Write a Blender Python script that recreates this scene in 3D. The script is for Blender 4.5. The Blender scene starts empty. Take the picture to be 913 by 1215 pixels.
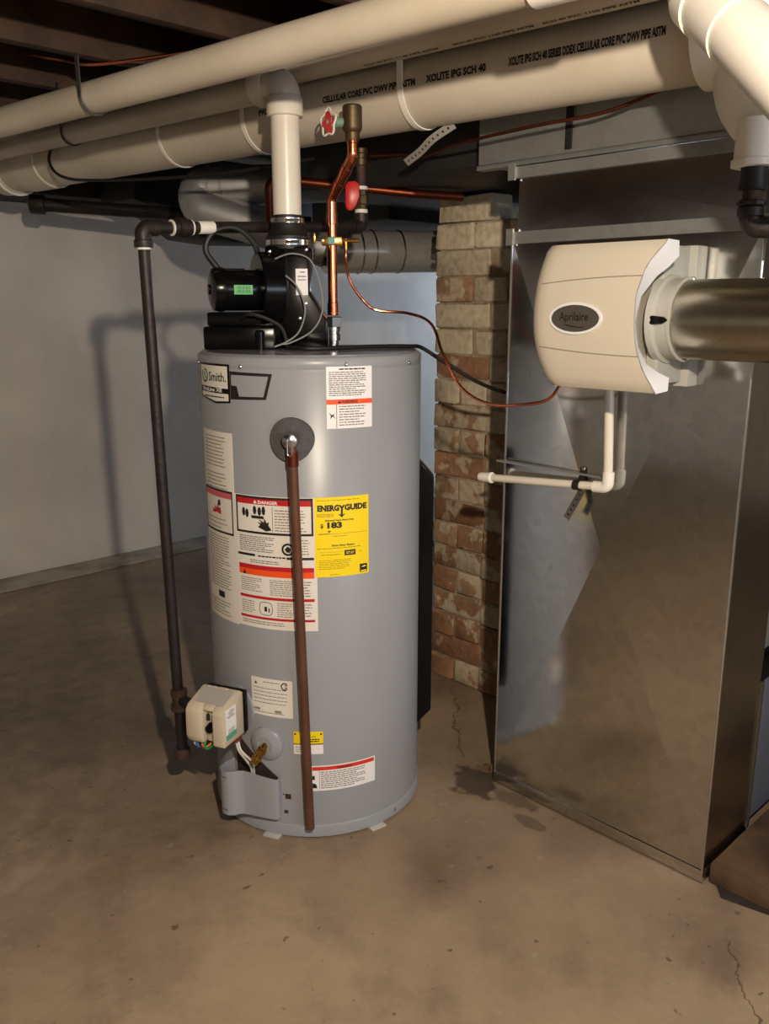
import bpy, bmesh, math, random
from mathutils import Vector as V, Matrix
random.seed(7)
S = bpy.context.scene
COL = S.collection
PI = math.pi

# ------------------------------------------------------------------ camera, world, lights, exposure
AZX = math.radians(46.0)
FW = V((math.cos(AZX), math.sin(AZX), 0)); RT = V((FW.y, -FW.x, 0)); UP = V((0, 0, 1))
cam_d = bpy.data.cameras.new('camera'); cam = bpy.data.objects.new('camera', cam_d); COL.objects.link(cam)
cam_d.sensor_fit = 'VERTICAL'; cam_d.sensor_height = 24.0; cam_d.lens = 24.0 * 1020.0 / 1215.0
cam_d.clip_start = 0.02
cam.location = (0, 0, 1.32)
cam.rotation_euler = (math.radians(90 - 13.6), 0, AZX - PI / 2)
S.camera = cam

W = bpy.data.worlds.new('world'); S.world = W; W.use_nodes = True
W.node_tree.nodes['Background'].inputs[0].default_value = (0.35, 0.5, 0.8, 1)
W.node_tree.nodes['Background'].inputs[1].default_value = 0.5

LAMP = V((0.184, -0.095, 1.705))
ld = bpy.data.lights.new('bulb_light', 'POINT'); ld.energy = 150; ld.color = (1.0, 0.84, 0.665); ld.shadow_soft_size = 0.024
lo = bpy.data.objects.new('bulb_light', ld); COL.objects.link(lo); lo.location = LAMP
def window_light(name, loc, rot, sx, sy, e, col=(0.66, 0.80, 1.0)):
    d = bpy.data.lights.new(name, 'AREA'); d.shape = 'RECTANGLE'; d.size = sx; d.size_y = sy; d.energy = e; d.color = col
    o = bpy.data.objects.new(name, d); COL.objects.link(o); o.location = loc; o.rotation_euler = rot
    return o
window_light('daylight_front_window', (1.0, -3.26, 1.45), (-PI / 2, 0, PI), 1.7, 0.75, 48)
window_light('daylight_back_window', (5.86, 3.2, 1.45), (0, PI / 2, 0), 0.6, 1.0, 34)

vs = S.view_settings
vs.view_transform = 'Standard'; vs.look = 'None'; vs.gamma = 1.0; vs.use_curve_mapping = False; vs.exposure = 0.0

# ------------------------------------------------------------------ materials
def lin(c):
    return tuple(((x / 255) / 12.92 if x / 255 <= 0.04045 else ((x / 255 + 0.055) / 1.055) ** 2.4) for x in c) + (1.0,)
MATS = {}
def mat(name, c, rough=0.5, metal=0.0, c2=None, scale=6.0, detail=6.0, lo_=0.35, hi_=0.65, bump=0.0, bscale=40.0, coat=0.0, rvar=0.0, spec=0.5, emit=None):
    if name in MATS: return MATS[name]
    m = bpy.data.materials.new(name); m.use_nodes = True; nt = m.node_tree; N = nt.nodes; L = nt.links
    b = N['Principled BSDF']; b.inputs['Base Color'].default_value = lin(c); b.inputs['Roughness'].default_value = rough
    b.inputs['Metallic'].default_value = metal; b.inputs['Coat Weight'].default_value = coat
    b.inputs['Specular IOR Level'].default_value = spec
    if c2 or bump or rvar:
        tc = N.new('ShaderNodeTexCoord')
    if c2 or rvar:
        n = N.new('ShaderNodeTexNoise'); n.inputs['Scale'].default_value = scale; n.inputs['Detail'].default_value = detail
        L.new(tc.outputs['Object'], n.inputs['Vector'])
        r = N.new('ShaderNodeMapRange'); r.inputs['From Min'].default_value = lo_; r.inputs['From Max'].default_value = hi_
        L.new(n.outputs['Fac'], r.inputs['Value'])
        if c2:
            x = N.new('ShaderNodeMix'); x.data_type = 'RGBA'; x.inputs[6].default_value = lin(c); x.inputs[7].default_value = lin(c2)
            L.new(r.outputs[0], x.inputs[0]); L.new(x.outputs[2], b.inputs['Base Color'])
        if rvar:
            r2 = N.new('ShaderNodeMapRange'); r2.inputs['To Min'].default_value = max(0, rough - rvar); r2.inputs['To Max'].default_value = rough + rvar
            L.new(n.outputs['Fac'], r2.inputs['Value']); L.new(r2.outputs[0], b.inputs['Roughness'])
    if bump:
        n2 = N.new('ShaderNodeTexNoise'); n2.inputs['Scale'].default_value = bscale; n2.inputs['Detail'].default_value = 5
        L.new(tc.outputs['Object'], n2.inputs['Vector'])
        bp = N.new('ShaderNodeBump'); bp.inputs['Strength'].default_value = bump; bp.inputs['Distance'].default_value = 0.01
        L.new(n2.outputs['Fac'], bp.inputs['Height']); L.new(bp.outputs[0], b.inputs['Normal'])
    if emit:
        b.inputs['Emission Color'].default_value = lin(emit[0]); b.inputs['Emission Strength'].default_value = emit[1]
    MATS[name] = m
    return m

def node_mat(name):
    m = bpy.data.materials.new(name); m.use_nodes = True
    return m, m.node_tree.nodes, m.node_tree.links, m.node_tree.nodes['Principled BSDF']

def floor_material():
    m, N, L, b = node_mat('floor_concrete')
    tc = N.new('ShaderNodeTexCoord')
    def noise(sc, det=8, rough=0.6):
        n = N.new('ShaderNodeTexNoise'); n.inputs['Scale'].default_value = sc; n.inputs['Detail'].default_value = det; n.inputs['Roughness'].default_value = rough
        L.new(tc.outputs['Object'], n.inputs['Vector']); return n
    def ramp(src, a, c, lo_=0.0, hi_=1.0):
        r = N.new('ShaderNodeMapRange'); r.inputs['From Min'].default_value = a; r.inputs['From Max'].default_value = c
        r.inputs['To Min'].default_value = lo_; r.inputs['To Max'].default_value = hi_
        L.new(src, r.inputs['Value']); return r.outputs[0]
    def mix(f, A, B):
        x = N.new('ShaderNodeMix'); x.data_type = 'RGBA'
        if isinstance(A, tuple): x.inputs[6].default_value = A
        else: L.new(A, x.inputs[6])
        if isinstance(B, tuple): x.inputs[7].default_value = B
        else: L.new(B, x.inputs[7])
        L.new(f, x.inputs[0]); return x.outputs[2]
    def mth(op, a, c):
        x = N.new('ShaderNodeMath'); x.operation = op
        for i, q in enumerate((a, c)):
            if isinstance(q, (int, float)): x.inputs[i].default_value = q
            else: L.new(q, x.inputs[i])
        return x.outputs[0]
    c = mix(ramp(noise(1.3, 9, 0.62).outputs['Fac'], 0.36, 0.66), lin((170, 149, 123)), lin((128, 110, 90)))
    c = mix(ramp(noise(5.5, 8, 0.65).outputs['Fac'], 0.50, 0.74, 0, 0.55), c, lin((98, 84, 72)))
    c = mix(ramp(noise(22, 4).outputs['Fac'], 0.62, 0.74, 0, 0.35), c, lin((190, 172, 150)))
    c = mix(ramp(noise(26, 2).outputs['Fac'], 0.685, 0.73, 0, 0.65), c, lin((74, 58, 46)))
    c = mix(ramp(noise(2.7, 10, 0.7).outputs['Fac'], 0.52, 0.70, 0, 0.5), c, lin((104, 86, 70)))
    # crack: a distorted line, and a dark damp patch with broken edges by the duct corner
    sep = N.new('ShaderNodeSeparateXYZ'); L.new(tc.outputs['Object'], sep.inputs[0])
    wob = noise(4.0, 6).outputs['Fac']; wob2 = noise(14.0, 4).outputs['Fac']
    def blob(x, y, rx, ry, amt, col, c, edge=0.25):
        dx = mth('MULTIPLY', mth('SUBTRACT', sep.outputs[0], x), 1 / rx); dy = mth('MULTIPLY', mth('SUBTRACT', sep.outputs[1], y), 1 / ry)
        d = mth('SQRT', mth('ADD', mth('MULTIPLY', dx, dx), mth('MULTIPLY', dy, dy)), 0)
        d = mth('ADD', d, mth('MULTIPLY', mth('SUBTRACT', wob2, 0.5), 2.2))
        return mix(ramp(d, 1.0, 1.0 - edge, 0, amt), c, lin(col))
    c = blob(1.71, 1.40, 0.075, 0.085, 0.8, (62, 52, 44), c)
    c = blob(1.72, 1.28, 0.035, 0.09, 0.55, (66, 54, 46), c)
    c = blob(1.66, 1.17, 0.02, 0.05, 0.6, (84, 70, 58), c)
    c = blob(0.9, 0.55, 0.45, 0.2, 0.18, (92, 78, 68), c, 0.9)
    c = blob(0.85, 2.75, 0.9, 1.1, 0.62, (88, 74, 62), c, 1.2)
    def crack(x0, y0, dx, dy, ln, c, w=0.004):
        q = math.hypot(dx, dy); dx /= q; dy /= q
        a = mth('ADD', mth('MULTIPLY', mth('SUBTRACT', sep.outputs[0], x0), -dy), mth('MULTIPLY', mth('SUBTRACT', sep.outputs[1], y0), dx))
        a = mth('ABSOLUTE', mth('ADD', a, mth('MULTIPLY', mth('SUBTRACT', wob2, 0.5), 0.09)), 0)
        s = mth('ADD', mth('MULTIPLY', mth('SUBTRACT', sep.outputs[0], x0), dx), mth('MULTIPLY', mth('SUBTRACT', sep.outputs[1], y0), dy))
        k = mth('MULTIPLY', mth('MULTIPLY', ramp(s, 0.0, 0.01), ramp(s, ln, ln - 0.02)), ramp(a, w, w * 0.3, 0, 0.7))
        return mix(k, c, lin((58, 46, 38)))
    c = crack(1.62, 0.62, -0.75, -0.62, 0.5, c, 0.0035)
    c = crack(1.78, 1.52, 0.9, 0.85, 0.5, c)
    L.new(c, b.inputs['Base Color'])
    L.new(ramp(noise(3, 6).outputs['Fac'], 0.3, 0.7, 0.5, 0.75), b.inputs['Roughness'])
    bp = N.new('ShaderNodeBump'); bp.inputs['Strength'].default_value = 0.25; bp.inputs['Distance'].default_value = 0.02
    L.new(noise(9, 10, 0.7).outputs['Fac'], bp.inputs['Height']); L.new(bp.outputs[0], b.inputs['Normal'])
    return m

def galv(name, col=(176, 178, 178), rough=0.2, metal=1.0):
    m, N, L, b = node_mat(name)
    tc = N.new('ShaderNodeTexCoord')
    v = N.new('ShaderNodeTexVoronoi'); v.inputs['Scale'].default_value = 45
    n = N.new('ShaderNodeTexNoise'); n.inputs['Scale'].default_value = 2.5; n.inputs['Detail'].default_value = 5
    L.new(tc.outputs['Object'], v.inputs['Vector']); L.new(tc.outputs['Object'], n.inputs['Vector'])
    x = N.new('ShaderNodeMix'); x.data_type = 'RGBA'; x.inputs[6].default_value = lin(col); x.inputs[7].default_value = lin(tuple(int(q * 0.93) for q in col))
    L.new(v.outputs['Color'], x.inputs[0]); L.new(x.outputs[2], b.inputs['Base Color'])
    r = N.new('ShaderNodeMapRange'); r.inputs['From Min'].default_value = 0.35; r.inputs['From Max'].default_value = 0.7
    r.inputs['To Min'].default_value = rough * 0.85; r.inputs['To Max'].default_value = rough * 1.35
    L.new(n.outputs['Fac'], r.inputs['Value']); L.new(r.outputs[0], b.inputs['Roughness'])
    b.inputs['Metallic'].default_value = metal
    n2 = N.new('ShaderNodeTexNoise'); n2.inputs['Scale'].default_value = 3.2; n2.inputs['Detail'].default_value = 2
    L.new(tc.outputs['Object'], n2.inputs['Vector'])
    bp = N.new('ShaderNodeBump'); bp.inputs['Strength'].default_value = 0.035; bp.inputs['Distance'].default_value = 0.02
    L.new(n2.outputs['Fac'], bp.inputs['Height']); L.new(bp.outputs[0], b.inputs['Normal'])
    return m

def brick_material(name, base, base2, paint, amount):
    """bare brick with whitewash left on it: amount = share of paint"""
    m, N, L, b = node_mat(name)
    tc = N.new('ShaderNodeTexCoord'); geo = N.new('ShaderNodeNewGeometry'); oi = N.new('ShaderNodeObjectInfo')
    n = N.new('ShaderNodeTexNoise'); n.inputs['Scale'].default_value = 14; n.inputs['Detail'].default_value = 7
    n2 = N.new('ShaderNodeTexNoise'); n2.inputs['Scale'].default_value = 40; n2.inputs['Detail'].default_value = 6
    L.new(geo.outputs['Position'], n.inputs['Vector']); L.new(geo.outputs['Position'], n2.inputs['Vector'])
    x = N.new('ShaderNodeMix'); x.data_type = 'RGBA'; x.inputs[6].default_value = lin(base); x.inputs[7].default_value = lin(base2)
    L.new(oi.outputs['Random'], x.inputs[0])
    y = N.new('ShaderNodeMix'); y.data_type = 'RGBA'; y.inputs[7].default_value = lin(paint); L.new(x.outputs[2], y.inputs[6])
    r = N.new('ShaderNodeMapRange'); r.inputs['From Min'].default_value = 0.68 - amount * 0.42; r.inputs['From Max'].default_value = 0.72 - amount * 0.42
    L.new(n.outputs['Fac'], r.inputs['Value']); L.new(r.outputs[0], y.inputs[0])
    z = N.new('ShaderNodeMix'); z.data_type = 'RGBA'; z.blend_type = 'MULTIPLY'; z.inputs[7].default_value = lin((226, 220, 212)); L.new(y.outputs[2], z.inputs[6])
    r3 = N.new('ShaderNodeMapRange'); r3.inputs['From Min'].default_value = 0.45; r3.inputs['From Max'].default_value = 0.7
    L.new(n2.outputs['Fac'], r3.inputs['Value']); L.new(r3.outputs[0], z.inputs[0])
    L.new(z.outputs[2], b.inputs['Base Color']); b.inputs['Roughness'].default_value = 0.9
    bp = N.new('ShaderNodeBump'); bp.inputs['Strength'].default_value = 0.6; bp.inputs['Distance'].default_value = 0.01
    L.new(n2.outputs['Fac'], bp.inputs['Height']); L.new(bp.outputs[0], b.inputs['Normal'])
    return m

M_floor = floor_material()
M_wall = mat('wall_whitewash', (232, 226, 216), 0.85, c2=(212, 206, 196), scale=2.2, bump=0.35, bscale=9)
M_wood = mat('joist_wood', (82, 58, 40), 0.8, c2=(50, 36, 26), scale=5, bump=0.4, bscale=30)
M_sub = mat('subfloor_wood', (56, 40, 30), 0.9, c2=(40, 29, 22), scale=4)
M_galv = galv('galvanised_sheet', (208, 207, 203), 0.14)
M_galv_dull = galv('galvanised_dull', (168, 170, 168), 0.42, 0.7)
M_galv_side_reflect = galv('galvanised_side_reflection', (166, 158, 142), 0.2)  # brown reflection of floor and wood put into the sheet colour
M_pipe_galv = galv('galvanised_round', (200, 196, 188), 0.24, 0.6)
M_dark_duct = mat('dark_duct', (58, 58, 56), 0.55, 0.6, c2=(40, 40, 40), scale=5)
M_pvc = mat('white_pvc', (226, 220, 206), 0.32, c2=(214, 206, 190), scale=3)
M_pvc_old = mat('ivory_pvc', (208, 199, 182), 0.38, c2=(190, 179, 159), scale=3)
M_pvc_ring = mat('bright_pvc', (236, 232, 222), 0.3)
M_ink = mat('black_ink', (26, 24, 24), 0.6)
M_greyink = mat('grey_ink', (116, 110, 106), 0.7)
M_jacket = mat('grey_enamel', (150, 154, 159), 0.32, c2=(145, 148, 152), scale=2, spec=0.35)
M_jacket_dark = mat('grey_enamel_lid', (120, 122, 124), 0.25, coat=0.3)
M_label = mat('label_white', (236, 234, 232), 0.45)
M_white_warm_lit = mat('white_warm_lit', (226, 221, 211), 0.5)  # white stock with the warm lamplight of the left side put into its colour
M_red = mat('print_red', (186, 24, 34), 0.5)
M_orange = mat('print_orange', (236, 84, 26), 0.5)
M_pink = mat('print_pink', (200, 90, 96), 0.5)
M_yellow = mat('label_yellow', (246, 216, 12), 0.45)
M_green = mat('label_green', (96, 176, 104), 0.5)
M_teal = mat('label_teal', (86, 160, 132), 0.5)
M_black = mat('black_plastic', (9, 9, 10), 0.2, c2=(12, 12, 13), scale=8, spec=0.2)
M_black_soft = mat('black_rubber', (20, 20, 20), 0.55)
M_iron = mat('black_iron', (54, 48, 46), 0.5, 0.5, c2=(42, 37, 35), scale=12, bump=0.2, bscale=60)
M_iron_rust = mat('rusty_iron', (84, 60, 50), 0.7, 0.3, c2=(58, 42, 36), scale=15, bump=0.3, bscale=60)
M_tape = mat('thread_tape', (224, 220, 210), 0.6)
M_copper = mat('bright_copper', (214, 128, 92), 0.22, 1.0, c2=(196, 108, 74), scale=9)
M_copper_old = mat('old_copper', (122, 62, 40), 0.4, 0.9, c2=(92, 48, 34), scale=9)
M_tube_brown = mat('painted_brown_copper', (110, 74, 56), 0.45, 0.4, c2=(96, 64, 48), scale=9)
M_brass = mat('brass', (196, 152, 76), 0.25, 1.0)
M_brass_old = mat('old_brass', (98, 82, 56), 0.5, 0.8, c2=(74, 60, 44), scale=20)
M_steel = mat('bright_steel', (200, 200, 198), 0.22, 1.0)
M_steel_dull = mat('strap_steel', (150, 148, 142), 0.4, 1.0)
M_redvalve = mat('red_handle', (196, 30, 28), 0.35)
M_foam = mat('grey_foam', (84, 84, 84), 0.95, c2=(70, 70, 70), scale=40, bump=0.5, bscale=120)
M_beige = mat('valve_beige', (206, 194, 170), 0.4, c2=(198, 186, 162), scale=6)
M_humid = mat('humidifier_cover', (204, 196, 180), 0.42)
M_humid_rim = mat('humidifier_white', (226, 228, 232), 0.4)
M_humid_base = mat('humidifier_base', (168, 168, 160), 0.45)
M_plate = mat('nameplate_steel', (132, 126, 116), 0.35, 0.8)
M_greywire = mat('grey_wire', (120, 120, 118), 0.5)
M_white_wire = mat('white_wire', (206, 202, 194), 0.5)
M_blue = mat('blue_wire', (60, 90, 170), 0.5)
M_furnace = mat('furnace_enamel', (92, 96, 104), 0.35, c2=(84, 88, 95), scale=3)
M_furnace_green = mat('furnace_panel', (110, 116, 108), 0.45)
M_plank = mat('plank_wood', (108, 84, 60), 0.8, c2=(66, 50, 38), scale=7, bump=0.4, bscale=25)
M_mortar = mat('mortar', (172, 158, 132), 0.95, c2=(136, 116, 92), scale=12, bump=0.6, bscale=60)
M_dust = mat('pale_pipe', (150, 146, 132), 0.6)
M_porcelain = mat('porcelain', (228, 224, 214), 0.25)
M_frame = mat('window_frame', (200, 198, 192), 0.5)
M_rubble = mat('rubble', (120, 92, 66), 0.95, c2=(84, 64, 48), scale=20, bump=0.5, bscale=80)

# ------------------------------------------------------------------ mesh building
ORG = {}
def new_obj(name, me, parent=None, mat_=None, label=None, kind=None):
    o = bpy.data.objects.new(name, me); COL.objects.link(o)
    if mat_ and me is not None and len(me.materials) == 0: me.materials.append(mat_)
    if parent: o.parent = parent; ORG[o.name] = ORG.get(parent.name, V((0, 0, 0)))
    if label: o['label'] = label
    if kind: o['kind'] = kind
    return o
def root(name, loc, label, cat, group=None):
    o = bpy.data.objects.new(name, None); COL.objects.link(o); o.empty_display_size = 0.05
    o.location = loc; ORG[o.name] = V(loc); o['label'] = label; o['category'] = cat
    if group: o['group'] = group
    return o

STUFF = ('small_print', 'lettering', 'print', 'barcode', 'pictograms', 'pictogram', 'stamp_marks', 'emblem', 'drawing', 'border', 'bead', 'cover_grooves')
class MB:
    def __init__(s): s.v = []; s.f = []
    def add(s, vs, fs):
        n = len(s.v); s.v += [V(q) for q in vs]; s.f += [[i + n for i in f] for f in fs]; return s
    def box(s, lo_, hi_):
        x0, y0, z0 = lo_; x1, y1, z1 = hi_
        return s.add([(x0, y0, z0), (x1, y0, z0), (x1, y1, z0), (x0, y1, z0), (x0, y0, z1), (x1, y0, z1), (x1, y1, z1), (x0, y1, z1)],
                     [(3, 2, 1, 0), (4, 5, 6, 7), (0, 1, 5, 4), (1, 2, 6, 5), (2, 3, 7, 6), (3, 0, 4, 7)])
    def obox(s, c, ax, hd):
        c = V(c); vs = []
        for k in (-1, 1):
            for i, j in ((-1, -1), (1, -1), (1, 1), (-1, 1)):
                vs.append(c + ax[0] * hd[0] * i + ax[1] * hd[1] * j + ax[2] * hd[2] * k)
        return s.add(vs, [(3, 2, 1, 0), (4, 5, 6, 7), (0, 1, 5, 4), (1, 2, 6, 5), (2, 3, 7, 6), (3, 0, 4, 7)])
    def prism(s, poly, fn, a, b):
        """poly: 2D points; fn(x, y, t) -> 3D; extruded from t=a to t=b"""
        n = len(poly); vs = [fn(x, y, a) for x, y in poly] + [fn(x, y, b) for x, y in poly]
        fs = [list(range(n))[::-1], [i + n for i in range(n)]] + [(i, (i + 1) % n, (i + 1) % n + n, i + n) for i in range(n)]
        return s.add(vs, fs)
    def tube(s, pts, r, n=16, caps=True, closed=False):
        pts = [V(p) for p in pts]; m = len(pts); rs = r if isinstance(r, (list, tuple)) else [r] * m
        tans = []
        for i in range(m):
            a = pts[(i - 1) % m] if (i > 0 or closed) else pts[i]; b = pts[(i + 1) % m] if (i < m - 1 or closed) else pts[i]
            t = b - a
            if t.length < 1e-9: t = V(tans[-1]) if tans else V((0, 0, 1))
            tans.append(t.normalized())
        u = tans[0].orthogonal().normalized(); vs = []
        for i in range(m):
            if i: 
                u = u - tans[i] * u.dot(tans[i])
                u = u.normalized() if u.length > 1e-6 else tans[i].orthogonal().normalized()
            w = tans[i].cross(u)
            vs += [pts[i] + (u * math.cos(2 * PI * k / n) + w * math.sin(2 * PI * k / n)) * rs[i] for k in range(n)]
        fs = []
        for i in range(m if closed else m - 1):
            for k in range(n):
                a = i * n; b = ((i + 1) % m) * n
                fs.append((a + k, a + (k + 1) % n, b + (k + 1) % n, b + k))
        if caps and not closed: fs += [list(range(n))[::-1], [(m - 1) * n + k for k in range(n)]]
        return s.add(vs, fs)
    def lathe(s, prof, c, axis=(0, 0, 1), n=32):
        """prof: (radius, along axis); closed with caps at its ends"""
        ax = V(axis).normalized(); c = V(c)
        pts = [c + ax * z for _, z in prof]; rs = [max(r, 1e-5) for r, _ in prof]
        u = ax.orthogonal().normalized(); w = ax.cross(u); vs = []
        for p, r in zip(pts, rs): vs += [p + (u * math.cos(2 * PI * k / n) + w * math.sin(2 * PI * k / n)) * r for k in range(n)]
        fs = [(i * n + k, i * n + (k + 1) % n, (i + 1) * n + (k + 1) % n, (i + 1) * n + k) for i in range(len(prof) - 1) for k in range(n)]
        fs += [list(range(n))[::-1], [(len(prof) - 1) * n + k for k in range(n)]]
        return s.add(vs, fs)
    def strip(s, path, wdir, hw, thick, tdir=None):
        """flat band along a path: width along wdir, thickness along the path normal"""
        path = [V(p) for p in path]; vs = []; fs = []
        for i, p in enumerate(path):
            a = path[max(i - 1, 0)]; b = path[min(i + 1, len(path) - 1)]
            t = (b - a).normalized(); wd = V(wdir[i] if isinstance(wdir, list) else wdir); wd = (wd - t * wd.dot(t)).normalized(); nn = t.cross(wd)
            vs += [p + wd * hw + nn * thick / 2, p - wd * hw + nn * thick / 2, p - wd * hw - nn * thick / 2, p + wd * hw - nn * thick / 2]
        for i in range(len(path) - 1):
            for k in range(4): fs.append((i * 4 + k, i * 4 + (k + 1) % 4, i * 4 + 4 + (k + 1) % 4, i * 4 + 4 + k))
        m = len(path) - 1
        fs += [(3, 2, 1, 0), (m * 4, m * 4 + 1, m * 4 + 2, m * 4 + 3)]
        return s.add(vs, fs)
    def mesh(s, name, org=V((0, 0, 0)), bevel=0.0, smooth=True, angle=35, seg=2):
        me = bpy.data.meshes.new(name); me.from_pydata([tuple(q - org) for q in s.v], [], [tuple(f) for f in s.f])
        bm = bmesh.new(); bm.from_mesh(me)
        bmesh.ops.recalc_face_normals(bm, faces=bm.faces[:])
        if bevel:
            es = [e for e in bm.edges if len(e.link_faces) == 2 and e.calc_face_angle(0) > math.radians(30)]
            bmesh.ops.bevel(bm, geom=es, offset=bevel, segments=seg, affect='EDGES', profile=0.5, clamp_overlap=True)
        bm.to_mesh(me); bm.free()
        if smooth:
            me.polygons.foreach_set('use_smooth', [True] * len(me.polygons)); me.set_sharp_from_angle(angle=math.radians(angle))
        me.update(); return me
    def build(s, name, m, parent=None, bevel=0.0, smooth=True, label=None, angle=35, seg=2, kind=None):
        org = ORG.get(parent.name, V((0, 0, 0))) if parent else V((0, 0, 0))
        if kind is None and (name.startswith(STUFF) or name.endswith(STUFF)): kind = 'stuff'      # printed marks too small to pick apart
        return new_obj(name, s.mesh(name, org, bevel, smooth, angle, seg), parent, m, label, kind)

def tag(o, label, cat, group=None):
    o['label'] = label; o['category'] = cat
    if group: o['group'] = group
    return o
def recentre(o):
    """put the origin of a one-mesh thing at its base"""
    vs_ = [v.co for v in o.data.vertices]
    lo_ = V((min(q[i] for q in vs_) for i in range(3))); hi_ = V((max(q[i] for q in vs_) for i in range(3)))
    c = V(((lo_.x + hi_.x) / 2, (lo_.y + hi_.y) / 2, lo_.z)); o.data.transform(Matrix.Translation(-c)); o.location = c; return o
def thing(mb, name, m, label, cat, group=None, **k):
    return recentre(tag(mb.build(name, m, None, **k), label, cat, group))
def fillet(pts, rad, n=6):
    """round the inner corners of a polyline"""
    pts = [V(p) for p in pts]; out = [pts[0]]
    rr = rad if isinstance(rad, list) else [rad] * len(pts)
    for i in range(1, len(pts) - 1):
        p = pts[i]; a = (pts[i - 1] - p); b = (pts[i + 1] - p); la, lb = a.length, b.length
        a.normalize(); b.normalize(); ang = a.angle(b)
        if ang > PI - 0.01: out.append(p); continue
        d = min(rr[i] / math.tan(ang / 2), la * 0.49, lb * 0.49); r = d * math.tan(ang / 2)
        c = p + (a + b).normalized() * (r / math.sin(ang / 2)); s0 = p + a * d - c; s1 = p + b * d - c
        th = s0.angle(s1)
        for k in range(n + 1):
            t = k / n; out.append(c + (s0 * math.sin((1 - t) * th) + s1 * math.sin(t * th)) / math.sin(th))
    out.append(pts[-1]); return out
def spline(pts, n=8):
    """Catmull-Rom through points"""
    P = [V(p) for p in pts]; P = [P[0] * 2 - P[1]] + P + [P[-1] * 2 - P[-2]]; out = []
    for i in range(1, len(P) - 2):
        for k in range(n):
            t = k / n
            out.append(0.5 * ((2 * P[i]) + (P[i + 1] - P[i - 1]) * t + (2 * P[i - 1] - 5 * P[i] + 4 * P[i + 1] - P[i + 2]) * t * t + (3 * P[i] - P[i - 1] - 3 * P[i + 1] + P[i + 2]) * t ** 3))
    out.append(P[-2]); return out
def lerp(a, b, t): return V(a) + (V(b) - V(a)) * t

TXT = {}
def text2d(s, size, bold=0.0, align='LEFT', width=None):
    """text as flat triangles in 2D (x right, y up); width squeezes it to a length"""
    cu = bpy.data.curves.new('t', 'FONT'); cu.body = s; cu.size = size; cu.offset = bold * size; cu.resolution_u = 2; cu.fill_mode = 'FRONT'
    ob = bpy.data.objects.new('t', cu); COL.objects.link(ob); bpy.context.view_layer.update()
    me = ob.evaluated_get(bpy.context.evaluated_depsgraph_get()).to_mesh()
    vs_ = [(v.co.x, v.co.y) for v in me.vertices]; fs_ = [tuple(p.vertices) for p in me.polygons]
    bpy.data.objects.remove(ob); bpy.data.curves.remove(cu)
    if not vs_: return [], []
    x0 = min(q[0] for q in vs_); x1 = max(q[0] for q in vs_)
    k = (width / (x1 - x0)) if width else 1.0
    w = (x1 - x0) * k; off = {'LEFT': 0, 'CENTER': -w / 2, 'RIGHT': -w}[align]
    return [((q[0] - x0) * k + off, q[1]) for q in vs_], fs_

# ------------------------------------------------------------------ the room
def struct(mb, name, m, **k):
    o = mb.build(name, m, None, **k); o['kind'] = 'structure'; return o
struct(MB().box((-3.6, -3.2, -0.15), (5.8, 4.2, 0.0)), 'floor', M_floor, smooth=False)
struct(MB().box((-3.6, 4.2, -0.15), (5.8, 4.4, 2.25)), 'wall_left', M_wall, smooth=False)
def holed(axis, a0, a1, h0, h1, z0, z1, t0, t1, Z0=-0.15, Z1=2.25):
    mb = MB()
    def bx(p0, p1, q0, q1):
        if axis == 'x': mb.box((p0, t0, q0), (p1, t1, q1))
        else: mb.box((t0, p0, q0), (t1, p1, q1))
    bx(a0, h0, Z0, Z1); bx(h1, a1, Z0, Z1); bx(h0, h1, Z0, z0); bx(h0, h1, z1, Z1); return mb
struct(holed('x', -3.6, 5.8, 0.1, 1.9, 1.05, 1.85, -3.4, -3.2), 'wall_right', M_wall, smooth=False)
struct(MB().box((-3.8, -3.4, -0.15), (-3.6, 4.4, 2.25)), 'wall_front', M_wall, smooth=False)
struct(holed('y', -3.4, 4.4, 2.65, 3.75, 1.12, 1.78, 5.8, 6.0), 'wall_back', M_wall, smooth=False)
def window(name, axis, h0, h1, z0, z1, t):
    mb = MB(); w = 0.045
    def bx(mb, p0, p1, q0, q1, d=0.03):
        if axis == 'x': mb.box((p0, t - d, q0), (p1, t + d, q1))
        else: mb.box((t - d, p0, q0), (t + d, p1, q1))
    bx(mb, h0, h1, z0, z0 + w); bx(mb, h0, h1, z1 - w, z1); bx(mb, h0, h0 + w, z0 + w, z1 - w); bx(mb, h1 - w, h1, z0 + w, z1 - w)
    o = struct(mb, name, M_frame)
    m = MB(); c = (h0 + h1) / 2; bx(m, c - 0.02, c + 0.02, z0 + w, z1 - w); m.build('window_bar', M_frame, o)
    return o
window('window_1', 'x', 0.1, 1.9, 1.05, 1.85, -3.28)
window('window_2', 'y', 2.65, 3.75, 1.12, 1.78, 5.88)
# footing ledge along the left wall
struct(MB().box((-3.6, 4.0, 0.0), (5.8, 4.2, 0.010)), 'trim_1', mat('footing', (186, 174, 154), 0.9, c2=(150, 138, 118), scale=6, bump=0.5, bscale=20), bevel=0.004)
# ceiling: subfloor boards above joists that run along X
ceil = struct(MB().box((-3.6, -3.2, 2.2), (5.8, 4.2, 2.25)), 'ceiling', M_sub, smooth=False)
jm = MB().box((-3.6, -0.022, 1.98), (5.8, 0.022, 2.2)).mesh('joist', bevel=0.003)
jm.materials.append(M_wood)
for i in range(18):
    y = 2.03 + 0.41 * (i - 12)
    if y > 4.15: break
    o = new_obj('joist', jm, ceil); o.location = (0, y, 0)
    o['kind'] = 'structure'
jm2 = None

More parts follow.
